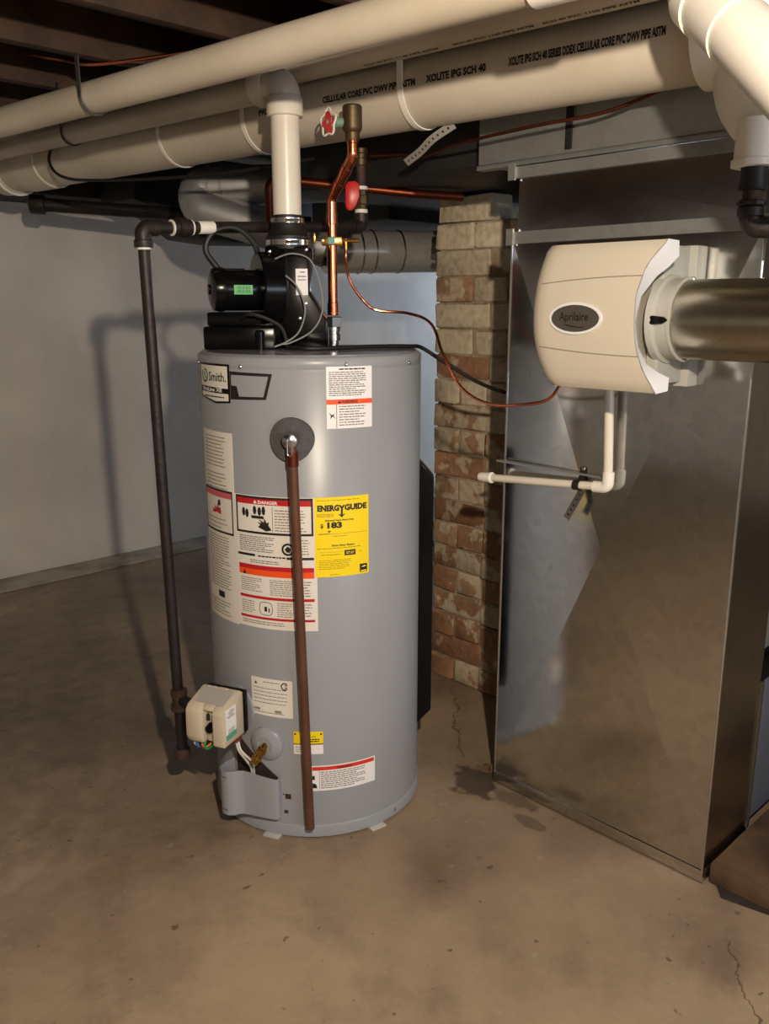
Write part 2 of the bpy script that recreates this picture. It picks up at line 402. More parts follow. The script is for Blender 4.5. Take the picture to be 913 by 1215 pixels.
# ------------------------------------------------------------------ water heater
HC = V((1.40, 1.72, 0.0)); HR = 0.280; HT = 1.205
heater = root('water_heater', HC, 'tall grey cylindrical gas water heater with warning stickers and black blower on top', 'water heater')
def pol(a, r, z):
    a = math.radians(a); return HC + V((r * math.cos(a), r * math.sin(a), z))
def edir(a):
    a = math.radians(a); return V((math.cos(a), math.sin(a), 0)), V((-math.sin(a), math.cos(a), 0))
NS = 96
MB().lathe([(HR - 0.004, 0.015), (HR, 0.018), (HR, HT - 0.032), (HR - 0.0015, HT - 0.03), (HR - 0.0015, HT - 0.027), (HR, HT - 0.025), (HR, HT - 0.006), (HR - 0.006, HT), (HR - 0.016, HT + 0.001)], HC, n=NS).build('tank_jacket', M_jacket, heater, angle=50)
MB().lathe([(HR - 0.012, HT - 0.01), (HR - 0.012, HT + 0.004), (HR - 0.05, HT + 0.006), (0.0, HT + 0.008)], HC, n=NS).build('top_lid', M_jacket_dark, heater)
MB().lathe([(HR - 0.002, 0.004), (HR + 0.0035, 0.006), (HR + 0.0035, 0.034), (HR + 0.001, 0.038), (HR - 0.01, 0.038)], HC, n=NS).build('base_rim', M_jacket, heater)
MB().lathe([(HR - 0.03, 0.0), (HR - 0.03, 0.02)], HC, n=48).build('foot_ring', M_black_soft, heater)
sm = MB().lathe([(0.0045, 0.0), (0.0045, 0.0015), (0.003, 0.003), (0.0, 0.0035)], (0, 0, 0), (1, 0, 0), n=12).mesh('screw'); sm.materials.append(M_steel)
for a, z in ((196.3, 1.182), (247.3, 1.188), (287.5, 1.184), (155, 1.183), (226.5, 0.022), (275, 0.022)):
    o = new_obj('screw', sm, heater); o.location = pol(a, HR + (0.0035 if z < 0.1 else 0), z) - HC; o.rotation_euler = (0, 0, math.radians(a))

def patch(mb, a0, a1, z0, z1, r, z0b=None, z1b=None):
    """curved rectangle on the jacket; z0b / z1b give the heights at the a1 end"""
    z0b = z0 if z0b is None else z0b; z1b = z1 if z1b is None else z1b
    n = max(1, int(abs(a1 - a0) / 2.0 + 0.999)); vs_ = []; fs_ = []
    for i in range(n + 1):
        t = i / n; a = a0 + (a1 - a0) * t
        vs_ += [pol(a, r, z0 + (z0b - z0) * t), pol(a, r, z1 + (z1b - z1) * t)]
    for i in range(n): fs_.append((2 * i, 2 * i + 2, 2 * i + 3, 2 * i + 1))
    return mb.add(vs_, fs_)
def plate(a0, a1, z0, z1, t=0.0008, r=HR):
    """sticker with a little thickness"""
    mb = MB(); n = max(1, int(abs(a1 - a0) / 2.0 + 0.999)); vs_ = []; fs_ = []
    for i in range(n + 1):
        a = a0 + (a1 - a0) * i / n
        vs_ += [pol(a, r + t, z0), pol(a, r + t, z1), pol(a, r, z1), pol(a, r, z0)]
    for i in range(n):
        for k in range(4): fs_.append((4 * i + k, 4 * i + 4 + k, 4 * i + 4 + (k + 1) % 4, 4 * i + (k + 1) % 4))
    fs_ += [(0, 1, 2, 3), (4 * n + 3, 4 * n + 2, 4 * n + 1, 4 * n)]
    return mb.add(vs_, fs_)
RL = HR + 0.0014                                        # radius of print on stickers
DEG = math.degrees(1.0 / HR)
def lettering(mb, s, a, z, size, bold=0.0, align='LEFT', width=None, slant=0.0, r=RL):
    v, f = text2d(s, size, bold, align, width)
    return mb.add([pol(a + x * DEG, r, z + y + slant * x) for x, y in v], f)
def lines(mb, a0, a1, z0, z1, rows, h=0.0022, fill=0.9, ragged=0.3, slant=0.0, r=RL):
    """rows of illegible small print: word-length dashes"""
    for i in range(rows):
        z = z1 - (i + 0.5) * (z1 - z0) / rows; a = a0; end = a0 + (a1 - a0) * (fill - ragged * random.random() * (1 if i % 3 == 2 else 0.3))
        while a < end:
            w = min(random.uniform(0.8, 2.6), end - a)
            if w > 0.3: patch(mb, a, a + w, z - h / 2, z + h / 2, r)
            a += w + 0.35
    return mb
def frame_patch(mb, a0, a1, z0, z1, wa, wz, r=RL):
    patch(mb, a0, a1, z1 - wz, z1, r); patch(mb, a0, a1, z0, z0 + wz, r); patch(mb, a0, a0 + wa, z0, z1, r); patch(mb, a1 - wa, a1, z0, z1, r); return mb
def poly_patch(mb, pts, r=RL):
    """polygon given as (angle, z)"""
    return mb.add([pol(a, r, z) for a, z in pts], [list(range(len(pts)))])

# brand badge
def strip_poly(mb, pts, r):
    """columns (angle, low z, high z) joined into a curved panel"""
    P_ = []
    for (a, l, h), (a2, l2, h2) in zip(pts[:-1], pts[1:]):
        n = max(1, int(abs(a2 - a) / 2))
        P_ += [(a + (a2 - a) * k / n, l + (l2 - l) * k / n, h + (h2 - h) * k / n) for k in range(n)]
    P_.append(pts[-1])
    return mb.add([pol(a, r, z) for a, l, h in P_ for z in (l, h)], [(2 * i, 2 * i + 2, 2 * i + 3, 2 * i + 1) for i in range(len(P_) - 1)])
b = MB(); strip_poly(b, [(161.5, 1.108, 1.186), (166, 1.104, 1.186), (178.5, 1.094, 1.186), (189.6, 1.098, 1.186)], HR + 0.0012)
badge = b.build('brand_badge', M_black, heater, label='black and white maker badge')
b = MB(); strip_poly(b, [(163, 1.133, 1.181), (188.3, 1.130, 1.181)], RL + 0.0008); b.build('badge_panel', M_white_warm_lit, badge)
b = MB(); strip_poly(b, [(164, 1.110, 1.119), (178.5, 1.099, 1.118), (188.5, 1.102, 1.118)], RL + 0.0008); b.build('badge_tip', M_white_warm_lit, badge)
b = MB(); lettering(b, 'Smith.', 173.2, 1.146, 0.029, 0.012, width=0.069, r=RL + 0.0016)
for k in range(28):                                     # round emblem: ring with a slanted stroke
    t0, t1 = 2 * PI * k / 28, 2 * PI * (k + 1) / 28
    if 6 < k < 10: continue
    poly_patch(b, [(168.6 + math.cos(t) * q * DEG, 1.157 + math.sin(t) * q) for t, q in ((t0, 0.0165), (t1, 0.0165), (t1, 0.0125), (t0, 0.0125))], RL + 0.0016)
b.build('badge_lettering', M_ink, badge, smooth=False)
b = MB(); poly_patch(b, [(167.2, 1.164), (168.6, 1.166), (170.4, 1.150), (169.2, 1.148)], RL + 0.0016); b.build('badge_emblem', M_teal, badge, smooth=False)
b = MB(); lettering(b, 'ProLine XE', 166.2, 1.1215, 0.0125, 0.03, width=0.088, r=RL + 0.0016); b.build('badge_lettering', M_label, badge, smooth=False)
b = MB(); lines(b, 168, 187, 1.106, 1.113, 1, 0.003, 0.95, 0, r=RL + 0.0016); b.build('badge_small_print', M_ink, badge)
# long black-framed plate beside the badge
b = MB(); strip_poly(b, [(189.7, 1.107, 1.171), (209.6, 1.110, 1.1685), (212.9, 1.166, 1.168)], HR + 0.0009); pf = b.build('model_plate', M_ink, heater)
b = MB(); strip_poly(b, [(190.6, 1.139, 1.163), (194, 1.138, 1.163), (195.2, 1.115, 1.163), (208.4, 1.116, 1.162), (211, 1.160, 1.162)], HR + 0.0017); b.build('plate_face', M_jacket, pf)

# upper warning sticker
st = plate(237.8, 260.4, 1.045, 1.184).build('warning_sticker', M_label, heater, label='white sticker with an orange warning bar')
b = MB(); patch(b, 237.8, 260.4, 1.1, 1.111, RL); b.build('warning_bar', M_orange, st)
b = MB(); lettering(b, 'WARNING', 248.6, 1.1025, 0.009, 0.03, 'CENTER', width=0.040, r=RL + 0.0005); poly_patch(b, [(243, 1.1025), (244.6, 1.1025), (243.8, 1.109)], RL + 0.0005); b.build('lettering', M_ink, st, smooth=False)
b = MB(); lines(b, 239, 259.4, 1.118, 1.174, 12); lines(b, 243.6, 258.8, 1.05, 1.098, 8); patch(b, 242.3, 242.6, 1.046, 1.1, RL); b.build('small_print', M_greyink, st)
b = MB(); lines(b, 243.8, 257, 1.176, 1.181, 1, 0.003, 1, 0); poly_patch(b, [(238.8, 1.081), (239.5, 1.079), (240.2, 1.076), (241.4, 1.079), (241, 1.075), (241.8, 1.068), (240.6, 1.073), (239.2, 1.067), (239.8, 1.074)]); b.build('pictogram', M_ink, st, smooth=False)

# left long sticker (wraps out of sight) and middle sticker
sa = plate(160.5, 189.2, 0.556, 1.027).build('instruction_sticker', M_white_warm_lit, heater, label='long white instruction sticker, warm lamplight in its colour, round the left side')
b = MB(); frame_patch(b, 160.8, 188.0, 0.779, 0.887, 0.8, 0.005); b.build('border', M_ink, sa)
b = MB(); patch(b, 161.6, 187.2, 0.868, 0.882, RL); b.build('danger_bar', M_pink, sa)
b = MB(); poly_patch(b, [(170, 0.826), (170.5, 0.838), (172, 0.833), (173, 0.846), (174.5, 0.838), (175.6, 0.852), (176.5, 0.84), (178, 0.843), (178.6, 0.826)]); b.build('fire_pictogram', M_red, sa, smooth=False)
b = MB(); poly_patch(b, [(175.6, 0.85), (176.2, 0.86), (178, 0.862), (178.4, 0.85), (177, 0.845)]); patch(b, 172.5, 178.5, 0.612, 0.628, RL); lines(b, 164, 187, 0.885, 0.93, 5, 0.0016); b.build('black_print', M_ink, sa, smooth=False)
b = MB(); lines(b, 164, 187, 0.94, 1.018, 9); lines(b, 162, 186.5, 0.786, 0.818, 3); lines(b, 163, 187, 0.635, 0.772, 20); lines(b, 163, 187, 0.565, 0.605, 5); b.build('small_print', M_greyink, sa)
sb = plate(189.5, 232.0, 0.56, 0.8865).build('danger_sticker', M_white_warm_lit, heater, label='large white danger sticker, warm lamplight in its colour, behind the brown tube')
b = MB(); frame_patch(b, 190.5, 230.6, 0.795, 0.885, 0.9, 0.0055); patch(b, 190.6, 201, 0.739, 0.745, RL); patch(b, 217.5, 230.6, 0.737, 0.743, RL); b.build('border', M_ink, sb)
for a0_, a1_, z0_, z1_ in ((191.4, 229.7, 0.866, 0.8795), (191, 230.6, 0.707, 0.718), (191, 230.6, 0.634, 0.641), (191, 230.6, 0.583, 0.589)): b = MB(); patch(b, a0_, a1_, z0_, z1_, RL); b.build('red_bar', M_red, sb)
b = MB(); patch(b, 191, 230.6, 0.692, 0.707, RL); b.build('orange_bar', M_orange, sb)
b = MB(); lettering(b, 'DANGER', 203.6, 0.8685, 0.0105, 0.03, width=0.05, r=RL + 0.0005); poly_patch(b, [(201, 0.8685), (203, 0.8685), (202, 0.877)], RL + 0.0005); b.build('lettering', M_label, sb, smooth=False)
b = MB()
poly_patch(b, [(203.2, 0.812), (204.5, 0.818), (202.8, 0.824), (205.2, 0.822), (203.6, 0.832), (206.4, 0.824), (206.6, 0.835), (208, 0.823), (209.2, 0.826), (208.8, 0.818), (210.4, 0.806), (207.4, 0.803)])   # hand
for a, z in ((195.2, 0.846), (197.2, 0.843), (201.6, 0.852), (204.2, 0.85), (206.4, 0.852)):
    poly_patch(b, [(a + math.cos(t * PI / 4) * 1.0, z + math.sin(t * PI / 4) * 0.011) for t in range(8)])
patch(b, 199.6, 206.4, 0.832, 0.839, RL)
for k in range(14):
    t0, t1 = 2 * PI * k / 14, 2 * PI * (k + 1) / 14
    poly_patch(b, [(218.2 + math.cos(t) * q * DEG, 0.762 + math.sin(t) * q) for t, q in ((t0, 0.0155), (t1, 0.0155), (t1, 0.0105), (t0, 0.0105))])
poly_patch(b, [(216.6, 0.762), (218, 0.77), (219.8, 0.764), (219, 0.754), (217.6, 0.755)])
poly_patch(b, [(193.4, 0.6925), (195.4, 0.6925), (194.4, 0.704)], RL + 0.0005)
lines(b, 202.5, 217, 0.738, 0.744, 1, 0.0035, 1, 0)
b.build('pictograms', M_ink, sb, smooth=False)
b = MB()
for k in range(6):
    t = k * PI / 6; poly_patch(b, [(206.6 + math.cos(t) * 1.6, 0.838 - 0.012 + math.sin(t) * 0.008), (206.6 + math.cos(t + 0.25) * 0.4, 0.826 + math.sin(t + 0.25) * 0.002), (206.6 - math.cos(t) * 1.6, 0.826 - math.sin(t) * 0.008), (206.6 + math.cos(t - 0.25) * -0.4, 0.826 - math.sin(t - 0.25) * 0.002)])
b.build('spark_pictogram', M_pink, sb, smooth=False)
b = MB(); lines(b, 212, 229, 0.803, 0.858, 8); lines(b, 192, 214, 0.75, 0.79, 8); lines(b, 220.5, 229.5, 0.748, 0.788, 6); lines(b, 198, 216, 0.722, 0.732, 2)
lines(b, 192, 206, 0.65, 0.686, 7, 0.0018); lines(b, 208.5, 222, 0.645, 0.686, 8, 0.0018); lines(b, 223.5, 230, 0.645, 0.686, 6)
lines(b, 192, 201, 0.595, 0.628, 6, 0.0018); lines(b, 212, 221, 0.592, 0.63, 7, 0.0018); lines(b, 223.5, 230, 0.595, 0.63, 5); lines(b, 192, 220, 0.568, 0.579, 2)
patch(b, 210.8, 211.1, 0.802, 0.862, RL); b.build('small_print', M_greyink, sb)
b = MB()
for k in range(20):
    t0, t1 = 2 * PI * k / 20, 2 * PI * (k + 1) / 20
    e = lambda t, q: (206 + 3.6 * math.copysign(abs(math.cos(t)) ** 0.6, math.cos(t)) * q, 0.611 + 0.017 * math.copysign(abs(math.sin(t)) ** 0.6, math.sin(t)) * q)
    poly_patch(b, [e(t0, 1.0), e(t1, 1.0), e(t1, 0.92), e(t0, 0.92)])
patch(b, 205.2, 206.6, 0.604, 0.616, RL); patch(b, 207.4, 208, 0.602, 0.613, RL); b.build('drawing', M_ink, sb, smooth=False)

# yellow energy label
sy = plate(231.2, 258.2, 0.694, 0.8865, 0.0012).build('energy_label', M_yellow, heater, label='bright yellow energy guide label')
RY = HR + 0.0019
b = MB(); lettering(b, 'ENERG', 232.6, 0.8545, 0.0185, 0.055, width=0.051, r=RY); lettering(b, 'Y', 242.85, 0.8505, 0.0225, 0.055, width=0.015, r=RY); lettering(b, 'GUIDE', 245.6, 0.8545, 0.0185, 0.055, width=0.056, r=RY)
patch(b, 243.85, 244.75, 0.843, 0.856, RY); poly_patch(b, [(242.4, 0.846), (244.3, 0.8375), (246.2, 0.846), (244.3, 0.8435)], RY)
lettering(b, '$', 233.9, 0.8145, 0.0135, 0.03, r=RY); lettering(b, '183', 237.2, 0.8135, 0.0185, 0.055, width=0.035, r=RY)
poly_patch(b, [(237.3, 0.8065), (238.9, 0.8065), (238.1, 0.8015)], RY); patch(b, 232.8, 238, 0.7985, 0.8, RY)
patch(b, 245.4, 251.0, 0.7445, 0.7575, RY); patch(b, 253.2, 257.2, 0.699, 0.719, RY)
b.build('lettering', M_ink, sy, smooth=False)
b = MB(); lettering(b, 'Estimated Yearly Energy Cost', 236.2, 0.8295, 0.006, 0.03, width=0.068, r=RY); lettering(b, 'First Hour Rating', 239.4, 0.7685, 0.0065, 0.03, width=0.055, r=RY)
b.build('lettering', M_ink, sy, smooth=False)
b = MB(); lines(b, 232.4, 257.6, 0.874, 0.884, 1, 0.0012, r=RY); lines(b, 232.4, 242, 0.8395, 0.848, 3, 0.0011, r=RY); lines(b, 240, 248, 0.7915, 0.795, 1, 0.0013, r=RY)
lines(b, 232.2, 257.8, 0.762, 0.766, 1, 0.0013, r=RY); lines(b, 233, 251, 0.712, 0.737, 6, 0.0011, r=RY); lines(b, 238, 243, 0.698, 0.701, 1, 0.0012, r=RY)
patch(b, 238, 257, 0.7985, 0.7992, RY); patch(b, 233.2, 245, 0.7545, 0.755, RY); lines(b, 234, 243.5, 0.747, 0.75, 1, 0.0014, 1, 0, r=RY); lines(b, 253, 255, 0.75, 0.753, 1, 0.0014, r=RY)
b.build('small_print', mat('ochre_ink', (132, 112, 12), 0.6), sy)
b = MB(); poly_patch(b, [(253.8, 0.7115), (255.6, 0.7155), (256.8, 0.7125), (255.2, 0.7105)], RY + 0.0004); patch(b, 253.7, 256.7, 0.7005, 0.7035, RY + 0.0004); lines(b, 246.2, 250.4, 0.7475, 0.7545, 2, 0.0016, 1, 0, r=RY + 0.0004); b.build('emblem', M_yellow, sy, smooth=False)

# rating plate, small yellow tag, lower warning
sp = plate(195.8, 218.5, 0.330, 0.429).build('rating_plate', M_white_warm_lit, heater, label='white rating plate, warm lamplight in its colour, above the drain valve')
b = MB(); lines(b, 203, 212, 0.418, 0.422, 1, 0.002, 1, 0); lines(b, 197.2, 217, 0.36, 0.408, 5, 0.0018, 0.95, 0.1); lines(b, 197, 217, 0.336, 0.342, 1, 0.0016); b.build('small_print', M_greyink, sp)
b = MB()
for k in range(3, 21):
    t0, t1 = 2 * PI * k / 24, 2 * PI * (k + 1) / 24
    poly_patch(b, [(214.6 + math.cos(t) * q * DEG, 0.414 + math.sin(t) * q) for t, q in ((t0, 0.010), (t1, 0.010), (t1, 0.007), (t0, 0.007))])
patch(b, 214.6, 216, 0.416, 0.4185, RL); patch(b, 214.6, 216, 0.4095, 0.412, RL); poly_patch(b, [(197.8, 0.412), (199.4, 0.412), (198.6, 0.420)])
for k in range(9): patch(b, 197 + k * 0.42, 197.22 + k * 0.42, 0.343, 0.349, RL)
for k in range(9): patch(b, 209 + k * 0.42, 209.22 + k * 0.42, 0.341, 0.348, RL)
b.build('black_print', M_ink, sp, smooth=False)
ss = plate(218.5, 233.4, 0.236, 0.296).build('yellow_tag', M_yellow, heater, label='small yellow and white sticker behind the brown tube')
b = MB(); patch(b, 218.5, 233.4, 0.236, 0.262, RL - 0.0002); b.build('white_field', M_label, ss)
b = MB(); patch(b, 218.5, 233.4, 0.262, 0.2645, RL + 0.0003)
for a, z in ((219.3, 0.290), (232.4, 0.290)): poly_patch(b, [(a + math.cos(t * PI / 4) * 0.55, z + math.sin(t * PI / 4) * 0.0027) for t in range(8)])
lines(b, 222, 231.5, 0.268, 0.279, 2, 0.003, 1, 0); b.build('black_print', M_ink, ss, smooth=False)
b = MB(); lines(b, 222, 231, 0.281, 0.286, 1, 0.002); lines(b, 219.3, 226, 0.24, 0.258, 3, 0.0018, r=RL + 0.0003); b.build('small_print', M_greyink, ss)
sw = plate(226.8, 261.5, 0.134, 0.203).build('warning_sticker', M_label, heater, label='white sticker with a red warning bar near the base')
b = MB(); patch(b, 227.6, 260.8, 0.1905, 0.2005, RL); b.build('warning_bar', mat('bar_red', (214, 52, 30), 0.5), sw)
b = MB(); lettering(b, 'WARNING', 244, 0.1925, 0.007, 0.03, 'CENTER', width=0.04, r=RL + 0.0005); poly_patch(b, [(227.6, 0.142), (230, 0.142), (229.4, 0.153), (227.6, 0.156)]); patch(b, 227.6, 228.8, 0.165, 0.176, RL); b.build('black_print', M_ink, sw, smooth=False)
b = MB(); patch(b, 231, 231.2, 0.138, 0.189, RL); lines(b, 231.8, 260, 0.139, 0.188, 9, 0.0022); b.build('small_print', M_greyink, sw)
b = MB(); patch(b, 213.2, 216.3, 0.108, 0.122, HR + 0.0006); patch(b, 212, 212.8, 0.118, 0.122, HR + 0.0006); patch(b, 212.4, 214.6, 0.067, 0.076, HR + 0.0006); b.build('stamp_marks', M_iron_rust, heater)

# relief valve: foam ring, valve nose, lever, discharge tube
er, et = edir(221.7)
c0 = pol(221.7, HR - 0.006, 1.023)
b = MB()
ring = []
for k in range(40):
    t = 2 * PI * k / 40; wob = 1 + 0.02 * math.sin(3 * t + 1)
    for q, d in ((0.050, 0.0), (0.050, 0.018), (0.014, 0.020), (0.014, 0.0)):
        p = et * math.cos(t) * q * wob + UP * math.sin(t) * q * wob; off = HR - math.sqrt(max(HR * HR - p.dot(et) ** 2, 0))
        ring.append(c0 + p + er * (d - off))
b.add(ring, [(4 * k + j, 4 * k + (j + 1) % 4, 4 * ((k + 1) % 40) + (j + 1) % 4, 4 * ((k + 1) % 40) + j) for k in range(40) for j in range(4)])
rv = b.build('relief_valve', M_foam, heater, label='relief valve with dark foam collar', angle=60)
MB().lathe([(0.012, 0.0), (0.013, 0.02), (0.0195, 0.024), (0.0195, 0.036), (0.016, 0.044), (0.008, 0.048), (0.0, 0.0485)], c0, er, n=24).build('valve_nose', M_steel, rv)
b = MB(); pl = c0 + er * 0.05; b.tube(fillet([pl + UP * 0.006 - et * 0.004, pl - UP * 0.030 - et * 0.004, pl - UP * 0.032 + et * 0.006, pl + UP * 0.004 + et * 0.006], 0.004, 4), 0.0022, 8); b.build('test_lever', M_steel, rv)
top = pol(222.6, HR + 0.032, 0.995); bot = pol(226.3, HR + 0.026, 0.047)
dt = MB().tube([top, lerp(top, bot, 0.5), bot], 0.0115, 20).build('discharge_tube', M_tube_brown, heater, label='long brown relief discharge tube')
MB().tube([top + UP * 0.004, lerp(top, bot, 0.03)], 0.0135, 20).build('tube_collar', M_copper_old, dt)
MB().tube(fillet([c0 + er * 0.01, c0 + er * 0.036 - UP * 0.006, top + UP * 0.0, top - UP * 0.02], 0.012, 6), 0.011, 16).build('tube_elbow', M_tube_brown, dt)

# drain valve
er, et = edir(203.9); cd = pol(203.9, HR, 0.254)
dv = MB().lathe([(0.045, -0.010), (0.044, 0.004), (0.038, 0.010), (0.020, 0.014), (0.018, 0.012)], cd, er, n=36).build('drain_valve', M_jacket, heater, label='brass drain valve in a grey dished collar')
dd = (er * 0.8 - et * 0.1 - UP * 0.42).normalized()
MB().lathe([(0.0085, 0.0), (0.0085, 0.012), (0.0125, 0.014), (0.0125, 0.022), (0.009, 0.024), (0.009, 0.030), (0.0125, 0.032), (0.0125, 0.045), (0.010, 0.047), (0.010, 0.056), (0.006, 0.0565)], cd + er * 0.008, dd, n=18).build('brass_spout', M_brass, dv)

# gas control valve at the lower left
er, et = edir(203.0); g0 = pol(183.5, HR + 0.002, 0.342); GS = 0.90
_er, _et, _UP = er, et, UP
er, et, UP = er * GS, et * GS, UP * GS
gv = MB().obox(g0 + er * 0.035, (er, et, UP), (0.035, 0.036, 0.044)).build('gas_valve', M_black_soft, heater, bevel=0.008, label='beige gas control box with black backing')
MB().lathe([(0.058, -0.008), (0.058, 0.001), (0.052, 0.003)], pol(185, HR, 0.335), edir(185)[0], n=40).build('mounting_disc', M_jacket, gv)
fn = lambda x, z, t: g0 + er * x + UP * z + et * t
prof = [(0.045, -0.062), (0.045, 0.060), (0.060, 0.070), (0.135, 0.046), (0.148, 0.034), (0.150, -0.040), (0.140, -0.062)]
bd = MB(); bd.prism(prof, fn, -0.062, -0.012); bd.build('housing', M_beige, gv, bevel=0.005)
prof2 = [(0.045, -0.062), (0.045, 0.060), (0.060, 0.070), (0.135, 0.046), (0.138, 0.036), (0.122, 0.024), (0.122, -0.062)]
MB().prism(prof2, fn, -0.0119, 0.022).build('control_face', M_beige, gv, bevel=0.002)
prof3 = [(0.045, -0.062), (0.045, 0.060), (0.060, 0.070), (0.135, 0.046), (0.146, 0.034), (0.146, -0.058), (0.142, -0.062)]
MB().prism(prof3, fn, 0.0221, 0.056).build('housing', M_beige, gv, bevel=0.005)
MB().prism([(0.03, -0.058), (0.03, 0.062), (0.046, 0.066), (0.046, -0.06)], fn, -0.06, 0.062).build('backing', M_black, gv, bevel=0.004)
MB().lathe([(0.013, 0), (0.013, 0.004), (0.0105, 0.014), (0.0, 0.0145)], g0 + er * 0.122 + et * 0.005 - UP * 0.018, er, n=20).build('knob', M_black, gv)
b = MB(); q = g0 + er * 0.1225 + UP * 0.012 - et * 0.004
b.add([q + et * x + UP * z + er * d for d in (0, 0.003) for x, z in ((-0.006, -0.012), (0.004, -0.012), (0.004, 0.004), (-0.001, 0.01), (-0.006, 0.004))], [(4, 3, 2, 1, 0), (5, 6, 7, 8, 9)] + [(i, (i + 1) % 5, (i + 1) % 5 + 5, i + 5) for i in range(5)]); b.build('indicator_window', M_ink, gv, smooth=False)
lab = MB().obox(g0 + er * 0.108 + UP * 0.006 + et * 0.0562, (er, UP, et), (0.024, 0.036, 0.0004)).build('side_label', M_label, gv)
lab2 = MB().obox(g0 + er * 0.108 - UP * 0.038 + et * 0.0562, (er, UP, et), (0.024, 0.0075, 0.0006)).build('side_label', M_teal, gv)
b = MB()
for k in range(5): b.obox(g0 + er * (0.108 + random.uniform(-0.004, 0.004)) + UP * (0.034 - k * 0.0045) + et * 0.0566, (er, UP, et), (random.uniform(0.008, 0.018), 0.0009, 0.0003))
for k in range(3): b.obox(g0 + er * 0.108 + UP * (-0.018 - k * 0.005) + et * 0.0566, (er, UP, et), (random.uniform(0.010, 0.018), 0.0009, 0.0003))
b.build('label_print', M_greyink, gv)
b = MB(); nrm = V((0, 0, 0)); a0, a1 = fn(0.068, 0.0680, 0), fn(0.128, 0.0488, 0); tdir = (a1 - a0).normalized(); nn = tdir.cross(et).normalized(); nn = nn if nn.z > 0 else -nn
b.obox((a0 + a1) / 2 + et * 0.002 + nn * 0.0012, (tdir, et, nn), (0.026, 0.044, 0.0006)); b.build('top_label', mat('label_grey', (176, 172, 166), 0.5), gv)
for i, (m_, o_, dx) in enumerate(((M_white_wire, -0.052, 0.0), (M_blue, -0.042, 0.005), (mat('orange_wire', (206, 130, 40), 0.5), -0.024, 0.004), (mat('green_wire', (40, 120, 70), 0.5), -0.014, 0.008), (M_black_soft, -0.034, 0.0))):
    p = g0 + er * (0.12 + dx) + et * o_ - UP * 0.06
    MB().tube(spline([p, p - UP * 0.012 + er * 0.006, p - UP * 0.022 + et * 0.006, p - UP * 0.014 - er * 0.03 + et * 0.012, p - er * 0.06 + UP * 0.004], 5), 0.0028, 8).build('wire', m_, gv)
pc = g0 + er * 0.06 - UP * 0.062 + et * 0.036
MB().obox(pc - UP * 0.008, (er, et, UP), (0.014, 0.014, 0.012)).build('connector', mat('red_brown_plug', (120, 58, 44), 0.5), gv, bevel=0.003)
for k, off in enumerate((0.0, 0.012)):
    p = pc - UP * 0.016 + et * off * 0.6
    MB().tube(spline([p, p + et * 0.012 - UP * 0.03 + er * 0.004, p + et * (0.026 + off) - UP * 0.065 - er * 0.01, p + et * 0.03 - UP * 0.10 - er * 0.028, p + et * 0.024 - UP * 0.15 - er * 0.034], 6), 0.0033, 8).build('wire', M_white_wire, gv)

er, et, UP = _er, _et, _UP
# burner shroud with dark opening
b = MB(); patch(b, 183, 209.5, 0.10, 0.262, HR + 0.0012, 0.15, 0.166); bo = b.build('burner_opening', mat('burner_dark', (44, 34, 30), 0.7, c2=(64, 46, 38), scale=20), heater)
prof = [(181, 0.285), (181.5, 0.315), (183, 0.336), (185.5, 0.345), (188.5, 0.343), (190.5, 0.334), (191.8, 0.322), (193.4, 0.314), (196, 0.310), (203, 0.306), (209.0, 0.304), (210.6, 0.301), (211.2, 0.294), (211.3, 0.281)]
b = MB(); vs_ = []; fs_ = []
prof = [(prof[i][0] + (prof[i + 1][0] - prof[i][0]) * t, prof[i][1] + (prof[i + 1][1] - prof[i][1]) * t) for i in range(len(prof) - 1) for t in (0, 0.5)] + [prof[-1]]
for a, r in prof:
    for q, z in ((r, 0.060), (r, 0.182 - 0.0006 * max(0, a - 190)), (r - 0.003, 0.182 - 0.0006 * max(0, a - 190)), (r - 0.003, 0.060)): vs_.append(pol(a, q, z))
for i in range(len(prof) - 1):
    for k in range(4): fs_.append((4 * i + k, 4 * i + (k + 1) % 4, 4 * i + 4 + (k + 1) % 4, 4 * i + 4 + k))
n = len(prof) - 1; fs_ += [(3, 2, 1, 0), (4 * n, 4 * n + 1, 4 * n + 2, 4 * n + 3)]
b.add(vs_, fs_); shroud = b.build('burner_shroud', M_jacket, heater, angle=50, label='grey curved burner cover at the lower left')
b = MB(); b.add([pol(a, r + 0.0012, z) for a, r in prof[:9] for z in (0.163, 0.168)], [(2 * i, 2 * i + 2, 2 * i + 3, 2 * i + 1) for i in range(8)]); b.add([pol(a, r + 0.0012, z) for a, r in prof[:9] for z in (0.072, 0.077)], [(2 * i, 2 * i + 2, 2 * i + 3, 2 * i + 1) for i in range(8)]); b.build('bead', M_jacket_dark, shroud)

# black intake channel at the back right
b = MB(); A = (309, 336)
for (za, zb, r) in ((0.19, 0.93, 0.276), (0.235, 0.885, 0.317)):
    pass
vs_ = []; fs_ = []; steps = [A[0] + (A[1] - A[0]) * i / 6 for i in range(7)]
for a in steps: vs_ += [pol(a, 0.278, 0.19), pol(a, 0.278, 0.93), pol(a, 0.317, 0.885), pol(a, 0.317, 0.235)]
for i in range(6):
    for k in range(4): fs_.append((4 * i + k, 4 * i + 4 + k, 4 * i + 4 + (k + 1) % 4, 4 * i + (k + 1) % 4))
fs_ += [(0, 1, 2, 3), (27, 26, 25, 24)]
b.add(vs_, fs_); ic = b.build('intake_channel', M_black, heater, bevel=0.003, label='black plastic air intake channel')
b = MB(); vs_ = []
for a in steps: vs_ += [pol(a, 0.3165, 0.66), pol(a, 0.3165, 0.70), pol(a, 0.321, 0.70), pol(a, 0.321, 0.66)]
b.add(vs_, fs_); b.build('band', M_black_soft, ic)

